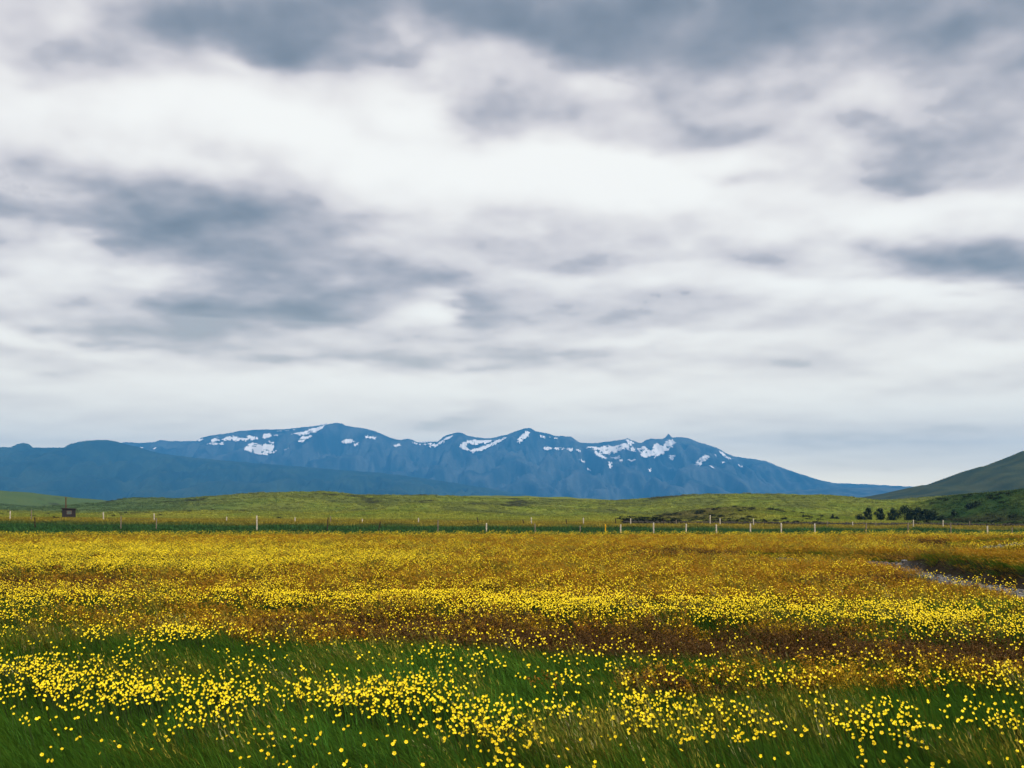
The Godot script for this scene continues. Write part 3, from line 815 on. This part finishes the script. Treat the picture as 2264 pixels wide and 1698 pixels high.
func stem(st: SurfaceTool, a: Vector3, b: Vector3, w: float, c: Color):
	var side := (b - a).cross(Vector3(0, 0, 1)).normalized()
	for s in [side, Vector3(0, 0, 1)]:
		st.set_normal(Vector3(0.3, 0.6, 0.7).normalized())
		st.set_color(c)
		st.add_vertex(a - s * w); st.add_vertex(a + s * w); st.add_vertex(b + s * w)
		st.add_vertex(a - s * w); st.add_vertex(b + s * w); st.add_vertex(b - s * w)

const HEAD := 0.0142
const STEM := Color(0.06, 0.10, 0.025)

func flower_cluster(count: int, radius: float, r: float) -> ArrayMesh:
	var st := begin()
	for i in count:
		var a := rng.randf() * TAU
		var q := radius * sqrt(rng.randf())
		var h := rng.randf_range(0.40, 0.60)
		var foot := Vector3(cos(a) * q, 0, sin(a) * q)
		var top := foot + Vector3(rng.randf_range(-0.16, 0.04), h, rng.randf_range(-0.05, 0.06))
		stem(st, foot, top, 0.0018, STEM)
		head(st, top, Vector3(rng.randf_range(-0.5, 0.4), 1.0, rng.randf_range(0.3, 1.5)), r * rng.randf_range(0.75, 1.15), false, rng.randf_range(0.8, 1.08))
	return st.commit()

func many(called: String, mesh: Mesh, m: Material, where: Array, tint: PackedColorArray, label: String, category: String, parent: Node = self):
	mesh.surface_set_material(0, m)
	var mm := MultiMesh.new()
	mm.transform_format = MultiMesh.TRANSFORM_3D
	mm.use_colors = true
	mm.mesh = mesh
	mm.instance_count = where.size()
	for i in where.size():
		mm.set_instance_transform(i, where[i])
		mm.set_instance_color(i, tint[i])
	var o := MultiMeshInstance3D.new()
	o.name = numbered(called, parent)
	o.multimesh = mm
	parent.add_child(o, true)
	tag(o, label, category, "", "stuff")
	return o

class Bunch:
	var where := []
	var tint := PackedColorArray()

func meadow():
	var kinds := {}
	for k in ["green0", "green1", "green2", "seed0", "seed1", "rust0", "rust1"]: kinds[k] = Bunch.new()
	var rings := [[4.5, 11.0, 330.0, 1.0], [11.0, 20.0, 170.0, 1.25], [20.0, 42.0, 75.0, 1.7], [42.0, 86.0, 36.0, 2.4]]
	for g in rings:
		var n := int((0.5 * (g[1] * g[1] - g[0] * g[0]) * 1.04 + 5.0 * (g[1] - g[0])) * g[2])
		for i in n:
			var d: float = sqrt(lerpf(g[0] * g[0], g[1] * g[1], rng.randf()))
			var x := rng.randf_range(-1, 1) * (d * 0.52 + 2.5)
			var b := bed(x, d)
			if b < 0.95 + 0.5 * n_soft.get_noise_2d(x * 1.2, d * 1.2): continue
			var r := stand(1, x, d)
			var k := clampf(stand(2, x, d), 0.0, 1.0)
			var n1 := n_soft.get_noise_2d(x * 0.35, d * 0.35)
			var n2 := n_soft.get_noise_2d(x * 0.9 + 31.0, d * 0.9)
			var farness := smoothstep(16.0, 55.0, d)
			var n3 := n_soft.get_noise_2d(x * 0.05 + 7.0, d * 0.16)
			r = clampf(r * (0.65 + 0.9 * n2 + 0.9 * n3 * farness) + 0.03 * farness, 0.0, 0.85)
			var gold := clampf(0.03 + 0.42 * n1 + (0.25 - 0.7 * n3) * farness, 0.0, 0.75)
			var size: float = g[3] * rng.randf_range(0.8, 1.2)
			var tall := rng.randf_range(0.8, 1.2) * (1.0 + 0.35 * n1)
			var right := x > 10.0 and bed_side(x, d) > 0.0 and d < 48.0
			if right and b < 1.25 and d > 19.0: continue
			if right and x < 30.0: tall *= 0.62
			elif d > 33.0 and d < 40.0 and x < 20.0 and b < 3.0: tall *= 1.1
			elif bed(x, d + 4.0) < 2.6 or b < 2.2: tall *= 0.38
			if d > 70.0: tall *= lerpf(1.0, 0.65, smoothstep(70.0, 84.0, d))
			var yaw := rng.randf_range(-0.7, 0.7) + 1.2 * n_soft.get_noise_2d(x * 0.12 + 9.0, d * 0.12)
			var t := Transform3D(Basis(Vector3.UP, yaw).scaled(Vector3(size, tall * lerpf(1.0, 1.15, farness), size)), Vector3(x, land(x, d), -d))
			var kind := ""
			var c: Color
			var pick := rng.randf()
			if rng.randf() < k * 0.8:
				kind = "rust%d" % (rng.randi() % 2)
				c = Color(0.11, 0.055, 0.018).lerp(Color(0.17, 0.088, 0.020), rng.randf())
			elif pick < r * 0.52:
				kind = "rust%d" % (rng.randi() % 2)
				c = Color(0.46, 0.175, 0.014).lerp(Color(0.76, 0.50, 0.024), rng.randf())
			elif pick < r * 0.52 + gold * 0.45:
				kind = "seed%d" % (rng.randi() % 2)
				c = Color(0.26, 0.27, 0.035).lerp(Color(0.48, 0.38, 0.050), rng.randf())
				if farness < 0.2 and rng.randf() < 0.10: c = Color(0.50, 0.45, 0.20)
			else:
				kind = "green%d" % (rng.randi() % 3)
				c = Color(0.095, 0.275, 0.030).lerp(Color(0.33, 0.48, 0.028), clampf(gold + rng.randf_range(-0.25, 0.35), 0.0, 1.0))
				c = c.lerp(Color(0.24, 0.38, 0.024), farness * 0.6 * rng.randf())
			kinds[kind].where.append(t)
			kinds[kind].tint.append(c)
	var meshes := {
		"green0": grass_tuft(22, 0.13, 0.40, 0.0030, 0.55), "green1": grass_tuft(20, 0.14, 0.34, 0.0034, 0.40), "green2": grass_tuft(18, 0.13, 0.46, 0.0026, 0.75),
		"seed0": seed_tuft(12, 0.14, 0.50, 0.0013, 0.55, 5, 0.012, true), "seed1": seed_tuft(10, 0.15, 0.46, 0.0014, 0.7, 6, 0.011, true),
		"rust0": seed_tuft(10, 0.15, 0.46, 0.0022, 0.35, 10, 0.012), "rust1": seed_tuft(9, 0.15, 0.40, 0.0024, 0.3, 12, 0.012)}
	var words := {
		"green": ["meadow_grass", "green wind-blown grass filling the flower meadow", "grass"],
		"seed": ["seeding_grass", "olive and golden seeding grass stalks among the green meadow grass", "grass"],
		"rust": ["sorrel", "rust-brown sorrel stalks in bands across the meadow", "sorrel"]}
	for k in kinds:
		var w: Array = words[k.left(-1)]
		many(w[0], meshes[k], M.blade, kinds[k].where, kinds[k].tint, w[1], w[2])
	flowers()

func flower_share(x: float, d: float) -> float:
	var s := stand(0, x, d)
	var n := n_soft.get_noise_2d(x * 0.8 + 12.0, d * 0.8 + 5.0)
	var f := n_soft.get_noise_2d(x * 2.6, d * 2.6 + 77.0)
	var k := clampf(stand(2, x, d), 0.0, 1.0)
	var v := s * clampf(0.58 + 2.2 * n + 1.8 * f, 0.0, 2.6) + clampf(0.02 + 0.20 * n + 0.14 * f, 0.0, 0.35)
	v += smoothstep(11.0, 18.0, d) * 0.06 + smoothstep(40.0, 70.0, d) * 0.06
	v *= 1.0 - 0.45 * clampf(stand(1, x, d), 0.0, 1.0)
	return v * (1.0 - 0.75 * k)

func flowers():
	# near flowers one by one
	var near := []
	var d0 := 5.5
	var d1 := 24.0
	var most := 130.0
	var n := int((0.5 * (d1 * d1 - d0 * d0) * 1.04 + 4.0 * (d1 - d0)) * most)
	for i in n:
		var d := sqrt(lerpf(d0 * d0, d1 * d1, rng.randf()))
		var x := rng.randf_range(-1, 1) * (d * 0.52 + 2.0)
		if rng.randf() > flower_share(x, d) * (1.1 if d < 13.0 else 0.66): continue
		if bed(x, d) < 1.8: continue
		# they come up in handfuls
		for k in (1 if rng.randf() < 0.35 else rng.randi_range(2, 5)):
			near.append(Vector2(x, d) + Vector2(rng.randfn(), rng.randfn()) * 0.075 * k)
	near.sort_custom(func(a, b): return a.y < b.y)
	# 300 that stand nearest within the view are things of their own
	var hm := []
	var sm := []
	for v in 7:
		var st := begin()
		head(st, Vector3.ZERO, Vector3(rng.randf_range(-0.9, 0.7), 1.0, rng.randf_range(0.3, 1.9)), HEAD, true, rng.randf_range(0.75, 1.06))
		hm.append(st.commit())
		hm[v].surface_set_material(0, M.petal)
		var s2 := begin()
		stem(s2, Vector3(rng.randf_range(0.02, 0.10), -0.02, rng.randf_range(-0.04, 0.04)), Vector3(0, 0.45, 0), 0.0019, STEM)
		sm.append(s2.commit())
		sm[v].surface_set_material(0, M.blade)
	var alone := 0
	var rest := []
	for p in near:
		var rad := Vector2(p.x, p.y)
		var h := rng.randf_range(0.78, 1.12)
		var yaw := rng.randf_range(-0.6, 0.6)
		var lean := rng.randf_range(0.0, 0.22)
		var seen: bool = absf(p.x) < p.y * 0.478 and (EYE - 0.45) / p.y < 0.238
		var size := rng.randf_range(0.65, 1.2)
		if alone < 300 and seen:
			alone += 1
			var v := rng.randi() % 7
			var o := base("buttercup", Vector3(p.x, land(p.x, p.y), -p.y), yaw)
			o.rotation.z = lean
			var s := put("stem", sm[v], null, o)
			s.scale = Vector3(1, h, 1)
			var f := put("flower_head", hm[v], null, o)
			f.position = Vector3(0, 0.45 * h, 0)
			f.scale = Vector3.ONE * size
			var close := 0
			for q in near:
				if q.y > p.y + 0.4: break
				if q != p and q.distance_squared_to(p) < 0.09: close += 1
			var big: String = "large " if size > 1.03 else "small " if size < 0.82 else ""
			var kind: String = ("lone " + big + "yellow buttercup") if close == 0 else (big + "yellow buttercup in a loose group") if close < 9 else (big + "yellow buttercup in a dense clump")
			if lean > 0.17: kind = "leaning " + kind
			var col := clampi(int((p.x / p.y + 0.478) / 0.956 * 11.0), 0, 10)
			var side: String = ["at the left border", "far left", "left", "left of centre", "just left of centre", "centre", "just right of centre", "right of centre", "right", "far right", "at the right border"][col]
			var row := clampi(int((p.y - 7.3) / 0.4), 0, 4)
			var where: String = ["bottom edge", "just above bottom edge", "low foreground", "foreground", "back of the foreground"][row]
			tag(o, "%s, %s, %s" % [kind, where, side], "buttercup", "buttercups in the near meadow")
		else:
			rest.append([p, h, yaw, lean, size])
	var sets := []
	for v in 4: sets.append(Bunch.new())
	for r in rest:
		var p: Vector2 = r[0]
		var bs := Basis(Vector3.UP, r[2]) * Basis(Vector3(0, 0, 1), r[3])
		var b: Bunch = sets[rng.randi() % 4]
		b.where.append(Transform3D(bs.scaled(Vector3(r[4], r[1], r[4])), Vector3(p.x, land(p.x, p.y), -p.y)))
		b.tint.append(Color.WHITE * rng.randf_range(0.85, 1.1))
	for v in 4:
		var st := begin()
		stem(st, Vector3(rng.randf_range(0.02, 0.10), -0.02, 0), Vector3(0, 0.45, 0), 0.0019, STEM)
		head(st, Vector3(0, 0.45, 0), Vector3(rng.randf_range(-0.9, 0.7), 1.0, rng.randf_range(0.3, 1.9)), HEAD, false)
		many("buttercups", st.commit(), M.petal, sets[v].where, sets[v].tint, "drifts of yellow buttercups in the middle of the meadow", "flowers")
	# farther flowers in sprays of nine
	var far := []
	for v in 3: far.append(Bunch.new())
	var rings := [[24.0, 45.0, 24.0], [45.0, 86.0, 19.0]]
	for g in rings:
		var m := int((0.5 * (g[1] * g[1] - g[0] * g[0]) * 1.04 + 4.0 * (g[1] - g[0])) * g[2])
		for i in m:
			var d: float = sqrt(lerpf(g[0] * g[0], g[1] * g[1], rng.randf()))
			var x := rng.randf_range(-1, 1) * (d * 0.52 + 2.0)
			if rng.randf() > flower_share(x, d) * 0.80: continue
			if bed(x, d) < 2.0: continue
			var b: Bunch = far[rng.randi() % 3]
			var q := rng.randf_range(0.85, 1.25)
			b.where.append(Transform3D(Basis(Vector3.UP, rng.randf_range(-0.8, 0.8)).scaled(Vector3(q, rng.randf_range(0.85, 1.15), q)), Vector3(x, land(x, d), -d)))
			b.tint.append(Color.WHITE * rng.randf_range(0.8, 1.08))
	for v in 3:
		many("buttercups", flower_cluster(13, 0.26, 0.0142), M.petal, far[v].where, far[v].tint, "far drifts of yellow buttercups below the fence", "flowers")

# tussocks on the land beyond the meadow
func pasture():
	var sets := []
	for v in 3: sets.append(Bunch.new())
	for i in 90000:
		var d := 84.0 * pow(800.0 / 84.0, pow(rng.randf(), 0.9))
		var x := rng.randf_range(-1, 1) * (d * 0.52 + 6.0)
		var n := n_hill.get_noise_2d(x * 0.12 + 90.0, d * 0.06)
		var c := land_tone(x, d) * rng.randf_range(1.0, 1.9)
		var s := 0.55 + d * 0.0012
		var tall := 0.15 if d < 92.0 else 0.26 if d < 106.0 else 0.34 if d < 112.0 else 0.42 if d < 138.0 else 0.22 + d * 0.0004
		tall *= rng.randf_range(0.6, 1.3) * (1.0 + 0.6 * n)
		var y := land(x, d)
		var b: Bunch = sets[rng.randi() % 3]
		b.where.append(Transform3D(Basis(Vector3.UP, rng.randf() * TAU).scaled(Vector3(s, tall, s) * 1.6), Vector3(x, y - 0.04, -d)))
		b.tint.append(c)
	for v in 3:
		var st := begin()
		for i in 26:
			var a := rng.randf() * TAU
			var r := 0.55 * sqrt(rng.randf())
			var g := rng.randf_range(0.75, 1.3)
			blade(st, Vector3(cos(a) * r, 0, sin(a) * r), Vector3(rng.randf_range(-0.7, 0.5), 1, rng.randf_range(-0.6, 0.6)).normalized(), rng.randf_range(0.5, 1.0), 0.035, Vector3(-0.3, -0.1, 0), Color(g, g, g), Color(g, g, g), 2)
		many("pasture_grass", st.commit(), M.blade, sets[v].where, sets[v].tint, "rough tussocky grass on the pasture beyond the meadow", "grass")
	# low dark scrub on the mound, the knoll and along the foot of the hills
	var scrub := Bunch.new()
	for i in 12000:
		var d := rng.randf_range(150.0, 420.0)
		var t := rng.randf_range(-0.52, 0.54)
		var x := t * d
		var want := 0.0
		if t > 0.10 and t < 0.30 and d > 175.0 and d < 330.0: want = 0.42
		if t > 0.38 and d > 190.0 and d < 330.0: want = 0.30
		if t > 0.105 and t < 0.155 and d > 176.0 and d < 190.0: want = 1.0
		if t < -0.2: want = 0.02
		want *= clampf(0.5 + 2.5 * n_hill.get_noise_2d(x * 0.05, d * 0.05), 0.0, 1.5)
		if rng.randf() > want: continue
		var s := rng.randf_range(0.4, 1.0)
		if t > 0.105 and t < 0.155 and d < 190.0: s *= 1.5
		scrub.where.append(Transform3D(Basis(Vector3.UP, rng.randf() * TAU).scaled(Vector3(s * 1.3, s * 0.8, s * 1.3)), Vector3(x, land(x, d) - 0.05, -d)))
		scrub.tint.append(Color(0.022, 0.034, 0.014).lerp(Color(0.05, 0.06, 0.018), rng.randf()))
	var st := begin()
	for i in 110: leaf_bit(st, Vector3(0, 0.35, 0) + in_ball() * Vector3(0.8, 0.6, 0.8), 0.20)
	many("scrub", st.commit(), M.blade, scrub.where, scrub.tint, "low dark scrub scattered over the mound and knoll on the right", "scrub")

func in_ball() -> Vector3:
	return Vector3(rng.randfn(), rng.randfn(), rng.randfn()).normalized() * pow(rng.randf(), 0.45)

func leaf_bit(st: SurfaceTool, p: Vector3, s: float):
	var a := Vector3(rng.randfn(), rng.randfn(), rng.randfn()).normalized()
	var b := a.cross(Vector3(rng.randfn(), rng.randfn(), rng.randfn())).normalized()
	var n := a.cross(b)
	if n.y < 0: n = -n
	var g := rng.randf_range(0.7, 1.3)
	st.set_normal(n)
	st.set_color(Color(g, g, g))
	var q := s * rng.randf_range(0.6, 1.2)
	st.add_vertex(p + a * q); st.add_vertex(p + b * q * 0.6); st.add_vertex(p - a * q)
	st.add_vertex(p + a * q); st.add_vertex(p - a * q); st.add_vertex(p - b * q * 0.6)

func gravel():
	var b := Bunch.new()
	for i in 60000:
		var far := i % 3 == 0
		var d := rng.randf_range(14.0, 51.0) if not far else rng.randf_range(55.0, 78.0)
		var x := rng.randf_range(11.0, 17.5) if not far else rng.randf_range(22.0, 46.0)
		if bed(x, d) > rng.randf_range(0.6, 1.1): continue
		var s := (0.02 + 0.07 * pow(rng.randf(), 3.0)) * (1.6 if far else 1.0)
		b.where.append(Transform3D(Basis(Vector3(rng.randfn(), rng.randfn(), rng.randfn()).normalized(), rng.randf() * TAU).scaled(Vector3(s, s * 0.6, s * 0.9)), Vector3(x, land(x, d) + s * 0.1, -d)))
		var g := rng.randf_range(0.04, 0.22)
		b.tint.append(Color(g, g * 0.97, g * 0.98))
	many("gravel", pebble(), M.stone, b.where, b.tint, "grey gravel lying in the eroded bed on the right", "gravel")

func pebble() -> ArrayMesh:
	var s := SphereMesh.new()
	s.radial_segments = 7
	s.rings = 4
	s.radius = 1.0
	s.height = 2.0
	var st := SurfaceTool.new()
	st.create_from(s, 0)
	var a := st.commit_to_arrays()
	var v: PackedVector3Array = a[Mesh.ARRAY_VERTEX]
	for i in v.size():
		v[i] *= 1.0 + 0.28 * n_soft.get_noise_3d(v[i].x * 1.3, v[i].y * 1.3, v[i].z * 1.3 + 4.0)
	var out := SurfaceTool.new()
	out.begin(Mesh.PRIMITIVE_TRIANGLES)
	var idx: PackedInt32Array = a[Mesh.ARRAY_INDEX]
	for i in idx: 
		out.set_color(Color.WHITE)
		out.add_vertex(v[i])
	out.generate_normals()
	return out.commit()

# ------------------------------------------------------------------------------------------------ things
func wall_far():
	# low wall of dark field stones behind the far fence
	var o := base("stone_wall", Vector3(0, 0, 0))
	tag(o, "long low wall of dark field stones behind the far fence on the right", "wall")
	var p := pebble()
	var st := begin()
	for i in 1500:
		var x := lerpf(18.0, 88.0, rng.randf())
		var d := 172.0 + 0.02 * x + 1.2 * sin(x * 0.2)
		var s := rng.randf_range(0.14, 0.30)
		var y := land(x, d) + rng.randf_range(0.0, 0.42)
		st.append_from(p, 0, Transform3D(Basis(Vector3(rng.randfn(), rng.randfn(), rng.randfn()).normalized(), rng.randf() * TAU).scaled(Vector3(s * 1.2, s * 0.8, s)), Vector3(x, y, -d - rng.randf_range(-0.25, 0.25))))
	var m := mat(0.9, 0.2)
	m.albedo_color = Color(0.23, 0.22, 0.20)
	var w := put("stones", st.commit(), m, o)
	tag(w, "", "", "", "stuff")

func post_mesh(h: float, r: float, seed_: int) -> ArrayMesh:
	var st := begin()
	st.set_smooth_group(0)
	var rr := RandomNumberGenerator.new()
	rr.seed = seed_
	var rings := [[-0.3, 1.05], [0.0, 1.05], [h * 0.5, 0.97], [h - 0.03, 0.92], [h, 0.72]]
	var ring := func(k: int, i: int) -> Vector3:
		var a := TAU * i / 8.0
		var w: float = rings[k][1] * r * (1.0 + 0.06 * sin(i * 2.4 + seed_))
		return Vector3(cos(a) * w, rings[k][0], sin(a) * w)
	for k in rings.size() - 1:
		for i in 8:
			var a: Vector3 = ring.call(k, i)
			var b: Vector3 = ring.call(k, i + 1)
			var c: Vector3 = ring.call(k + 1, i)
			var e: Vector3 = ring.call(k + 1, i + 1)
			for q in [a, b, c, b, e, c]: st.add_vertex(q)
	st.set_smooth_group(-1)
	for i in 8:
		st.add_vertex(Vector3(0, h + 0.004, 0))
		st.add_vertex(ring.call(4, i))
		st.add_vertex(ring.call(4, i + 1))
	st.index()
	st.generate_normals()
	return st.commit()

func rod(st: SurfaceTool, a: Vector3, b: Vector3, r: float):
	var y := (b - a).normalized()
	var x := y.cross(Vector3.UP if absf(y.y) < 0.9 else Vector3.RIGHT).normalized()
	var z := x.cross(y)
	for i in 5:
		var p := (x * cos(TAU * i / 5.0) + z * sin(TAU * i / 5.0)) * r
		var q := (x * cos(TAU * (i + 1) / 5.0) + z * sin(TAU * (i + 1) / 5.0)) * r
		for v in [a + p, b + p, a + q, a + q, b + p, b + q]: st.add_vertex(v)

func fence(list: Array, label: String, r: float, heights: Array):
	var o := base("wire_fence", Vector3.ZERO)
	tag(o, label, "fence", "wire fences across the far edge of the meadow")
	var mats := [M.post_dark, M.post_grey, M.post_pale]
	var words := ["dark leaning fence post", "grey weathered fence post", ""]
	for i in list.size():
		var e: Array = list[i]
		var p := put("fence_post", post_mesh(e[2], r * (0.8 if e[4] < 2 else 1.0), i), mats[e[4]], o)
		p.position = Vector3(e[0], land(e[0], e[1]), -e[1])
		p.rotation.z = -e[3]
		if e[4] == 0: tag(p, "dark brown fence post", "")
	for hgt in heights:
		var st := begin()
		for i in list.size() - 1:
			var a: Array = list[i]
			var b: Array = list[i + 1]
			var pa := Vector3(a[0] + a[3] * hgt, land(a[0], a[1]) + hgt, -a[1] + r)
			var pb := Vector3(b[0] + b[3] * hgt, land(b[0], b[1]) + hgt, -b[1] + r)
			var mid := (pa + pb) * 0.5 - Vector3(0, 0.04, 0)
			rod(st, pa, mid, 0.0035)
			rod(st, mid, pb, 0.0035)
		st.generate_normals()
		put("wire", st.commit(), M.wire, o)

func fences():
	fence(NEAR_POSTS, "near wire fence with pale, grey and dark posts at the meadow's far edge", 0.070, [0.35, 0.62, 0.88])
	fence(FAR_POSTS, "farther wire fence with small pale posts beyond the lush green strip", 0.085, [0.35, 0.62, 0.85])
	var spots := [[8.75, 99.3, 1.02, "yellow marker stake standing at the near fence in the middle"], [41.9, 93.4, 0.85, "yellow marker stake standing beside a white post at the right end of the fence"]]
	for s in spots:
		var m := put("marker_stake", post_mesh(s[2], 0.06, 9), M.post_yellow)
		m.position = Vector3(s[0], land(s[0], s[1]), -s[1] + 0.4)
		tag(m, s[3], "stake")

func box(st: SurfaceTool, c: Vector3, s: Vector3):
	var b := BoxMesh.new()
	b.size = s
	st.append_from(b, 0, Transform3D(Basis(), c))

func hut():
	var x := -84.0
	var d := 200.0
	var o := base("hut", Vector3(x, land(x, d) - 0.05, -d), 0.45)
	tag(o, "small dark wooden hut with a rusty pipe standing in the grass at left", "hut")
	var w := 2.3
	var dp := 1.9
	# front wall round a window opening, boards on the side
	var st := begin()
	box(st, Vector3(-w * 0.34, 0.95, dp * 0.5), Vector3(w * 0.32, 1.9, 0.08))
	box(st, Vector3(w * 0.34, 0.95, dp * 0.5), Vector3(w * 0.32, 1.9, 0.08))
	box(st, Vector3(0, 0.45, dp * 0.5), Vector3(w * 0.36, 0.9, 0.08))
	box(st, Vector3(0, 1.72, dp * 0.5), Vector3(w * 0.36, 0.36, 0.08))
	put("wall", st.commit(), M.board_dark, o)
	st = begin()
	box(st, Vector3(-w * 0.5 + 0.04, 0.95, 0), Vector3(0.08, 1.9, dp - 0.09))
	box(st, Vector3(0, 0.95, -dp * 0.5), Vector3(w, 1.9, 0.08))
	box(st, Vector3(w * 0.5 - 0.06, 0.95, 0), Vector3(0.05, 1.9, dp - 0.09))
	put("wall", st.commit(), M.board_dark, o)
	for i in 9:
		st = begin()
		box(st, Vector3(w * 0.5 - 0.012, 0.93 + rng.randf_range(-0.02, 0.02), -dp * 0.5 + 0.14 + i * (dp - 0.26) / 8.0), Vector3(0.035, 1.86, 0.16))
		put("plank", st.commit(), M.board_brown, o)
	st = begin()
	box(st, Vector3(0, 1.22, dp * 0.5 - 0.01), Vector3(w * 0.36 - 0.1, 0.62, 0.02))
	var win := put("window", st.commit(), M.glass, o)
	st = begin()
	for s in [-1, 1]:
		box(st, Vector3(s * (w * 0.18 - 0.025), 1.22, dp * 0.5 + 0.03), Vector3(0.05, 0.64, 0.07))
		box(st, Vector3(0, 1.22 + s * 0.295, dp * 0.5 + 0.03), Vector3(w * 0.36 - 0.1, 0.05, 0.07))
	put("frame", st.commit(), M.post_grey, win)
	st = begin()
	box(st, Vector3(0, 0, 0), Vector3(w + 0.35, 0.12, dp + 0.4))
	box(st, Vector3(0, -0.09, dp * 0.5 + 0.17), Vector3(w + 0.35, 0.10, 0.05))
	var roof := put("roof", st.commit(), M.board_dark, o)
	roof.position = Vector3(0, 1.98, 0)
	roof.rotation.z = -0.05
	var c := CylinderMesh.new()
	c.top_radius = 0.10
	c.bottom_radius = 0.13
	c.height = 2.2
	c.radial_segments = 12
	var pipe := put("chimney_pipe", c, M.rust, o)
	pipe.position = Vector3(-0.5, 2.9, -0.3)
	var cap := CylinderMesh.new()
	cap.top_radius = 0.05
	cap.bottom_radius = 0.24
	cap.height = 0.12
	cap.radial_segments = 12
	var k := put("cap", cap, M.rust, pipe)
	k.position = Vector3(0, 1.2, 0)

func trees():
	var names := ["dark dense broadleaf tree", "low dark bush", "small pointed dark conifer"]
	var where := ["leftmost bush at the foot of the tree row", "slim tree at the left end of the row", "second tree from the left in the row", "third tree from the left in the row", "widest tree in the middle of the row", "tree just right of the widest one", "fourth large tree toward the knoll", "fifth large tree toward the knoll", "last tall tree beside the knoll", "bush on the foot of the knoll", "bush highest on the knoll's left slope", "small bush up behind the slim tree", "alone on the pasture left of the row", "beside the lone conifer on the pasture", "farthest left on the pasture above the mound", "halfway up the knoll above the tree row", "upper left slope of the knoll", "near the knoll top at the right border", "lower right flank of the knoll", "highest on the knoll near its crest"]
	for i in TREES.size():
		var e: Array = TREES[i]
		var kind: int = e[4]
		var called: String = ["broadleaf_tree", "bush", "conifer_tree"][kind]
		var d: float = e[1]
		if i == 10 or i > 14: d = 285.0
		var x: float = e[0]
		var h: float = e[2] * 1.05
		var r: float = e[3] * 0.72
		var o := base(called, Vector3(x, land(x, d) - 0.05, -d))
		tag(o, "%s, %s" % [names[kind], where[i]], ["tree", "bush", "tree"][kind], "trees and bushes below the right knoll")
		var st := begin()
		var top := Vector3(rng.randf_range(-0.1, 0.1), h * 0.8, 0)
		rod(st, Vector3(0, -0.2, 0), Vector3(0, h * 0.3, 0), 0.05 + h * 0.012)
		rod(st, Vector3(0, h * 0.3, 0), top, 0.03 + h * 0.006)
		for k in 6:
			var a := rng.randf() * TAU
			var q := Vector3(0, h * rng.randf_range(0.2, 0.6), 0)
			rod(st, q, q + Vector3(cos(a) * r * 0.6, h * 0.2, sin(a) * r * 0.6), 0.02)
		st.generate_normals()
		put("trunk", st.commit(), M.bark, o)
		st = begin()
		var low := 0.12 if kind == 0 else 0.05
		var clumps := []
		for k in (16 if kind == 0 else 9):
			var t := rng.randf_range(low, 1.0)
			var wide := r * (sin(PI * clampf(t * 0.85 + 0.12, 0.0, 1.0)) if kind < 2 else 1.05 - t)
			clumps.append([Vector3(rng.randf_range(-1, 1) * wide * 0.72, h * t * 0.9, rng.randf_range(-1, 1) * wide * 0.72), r * rng.randf_range(0.3, 0.55) * (1.0 if kind < 2 else 1.1 - t)])
		for k in (1700 if kind == 0 else 700):
			var cl: Array = clumps[rng.randi() % clumps.size()]
			leaf_bit(st, cl[0] + in_ball() * cl[1] * Vector3(1, 0.9, 1), 0.16)
		var m := leaf_mat(0.3)
		m.albedo_color = Color(0.034, 0.056, 0.032).lerp(Color(0.046, 0.074, 0.028), rng.randf()).linear_to_srgb()
		put("crown", st.commit(), m, o)
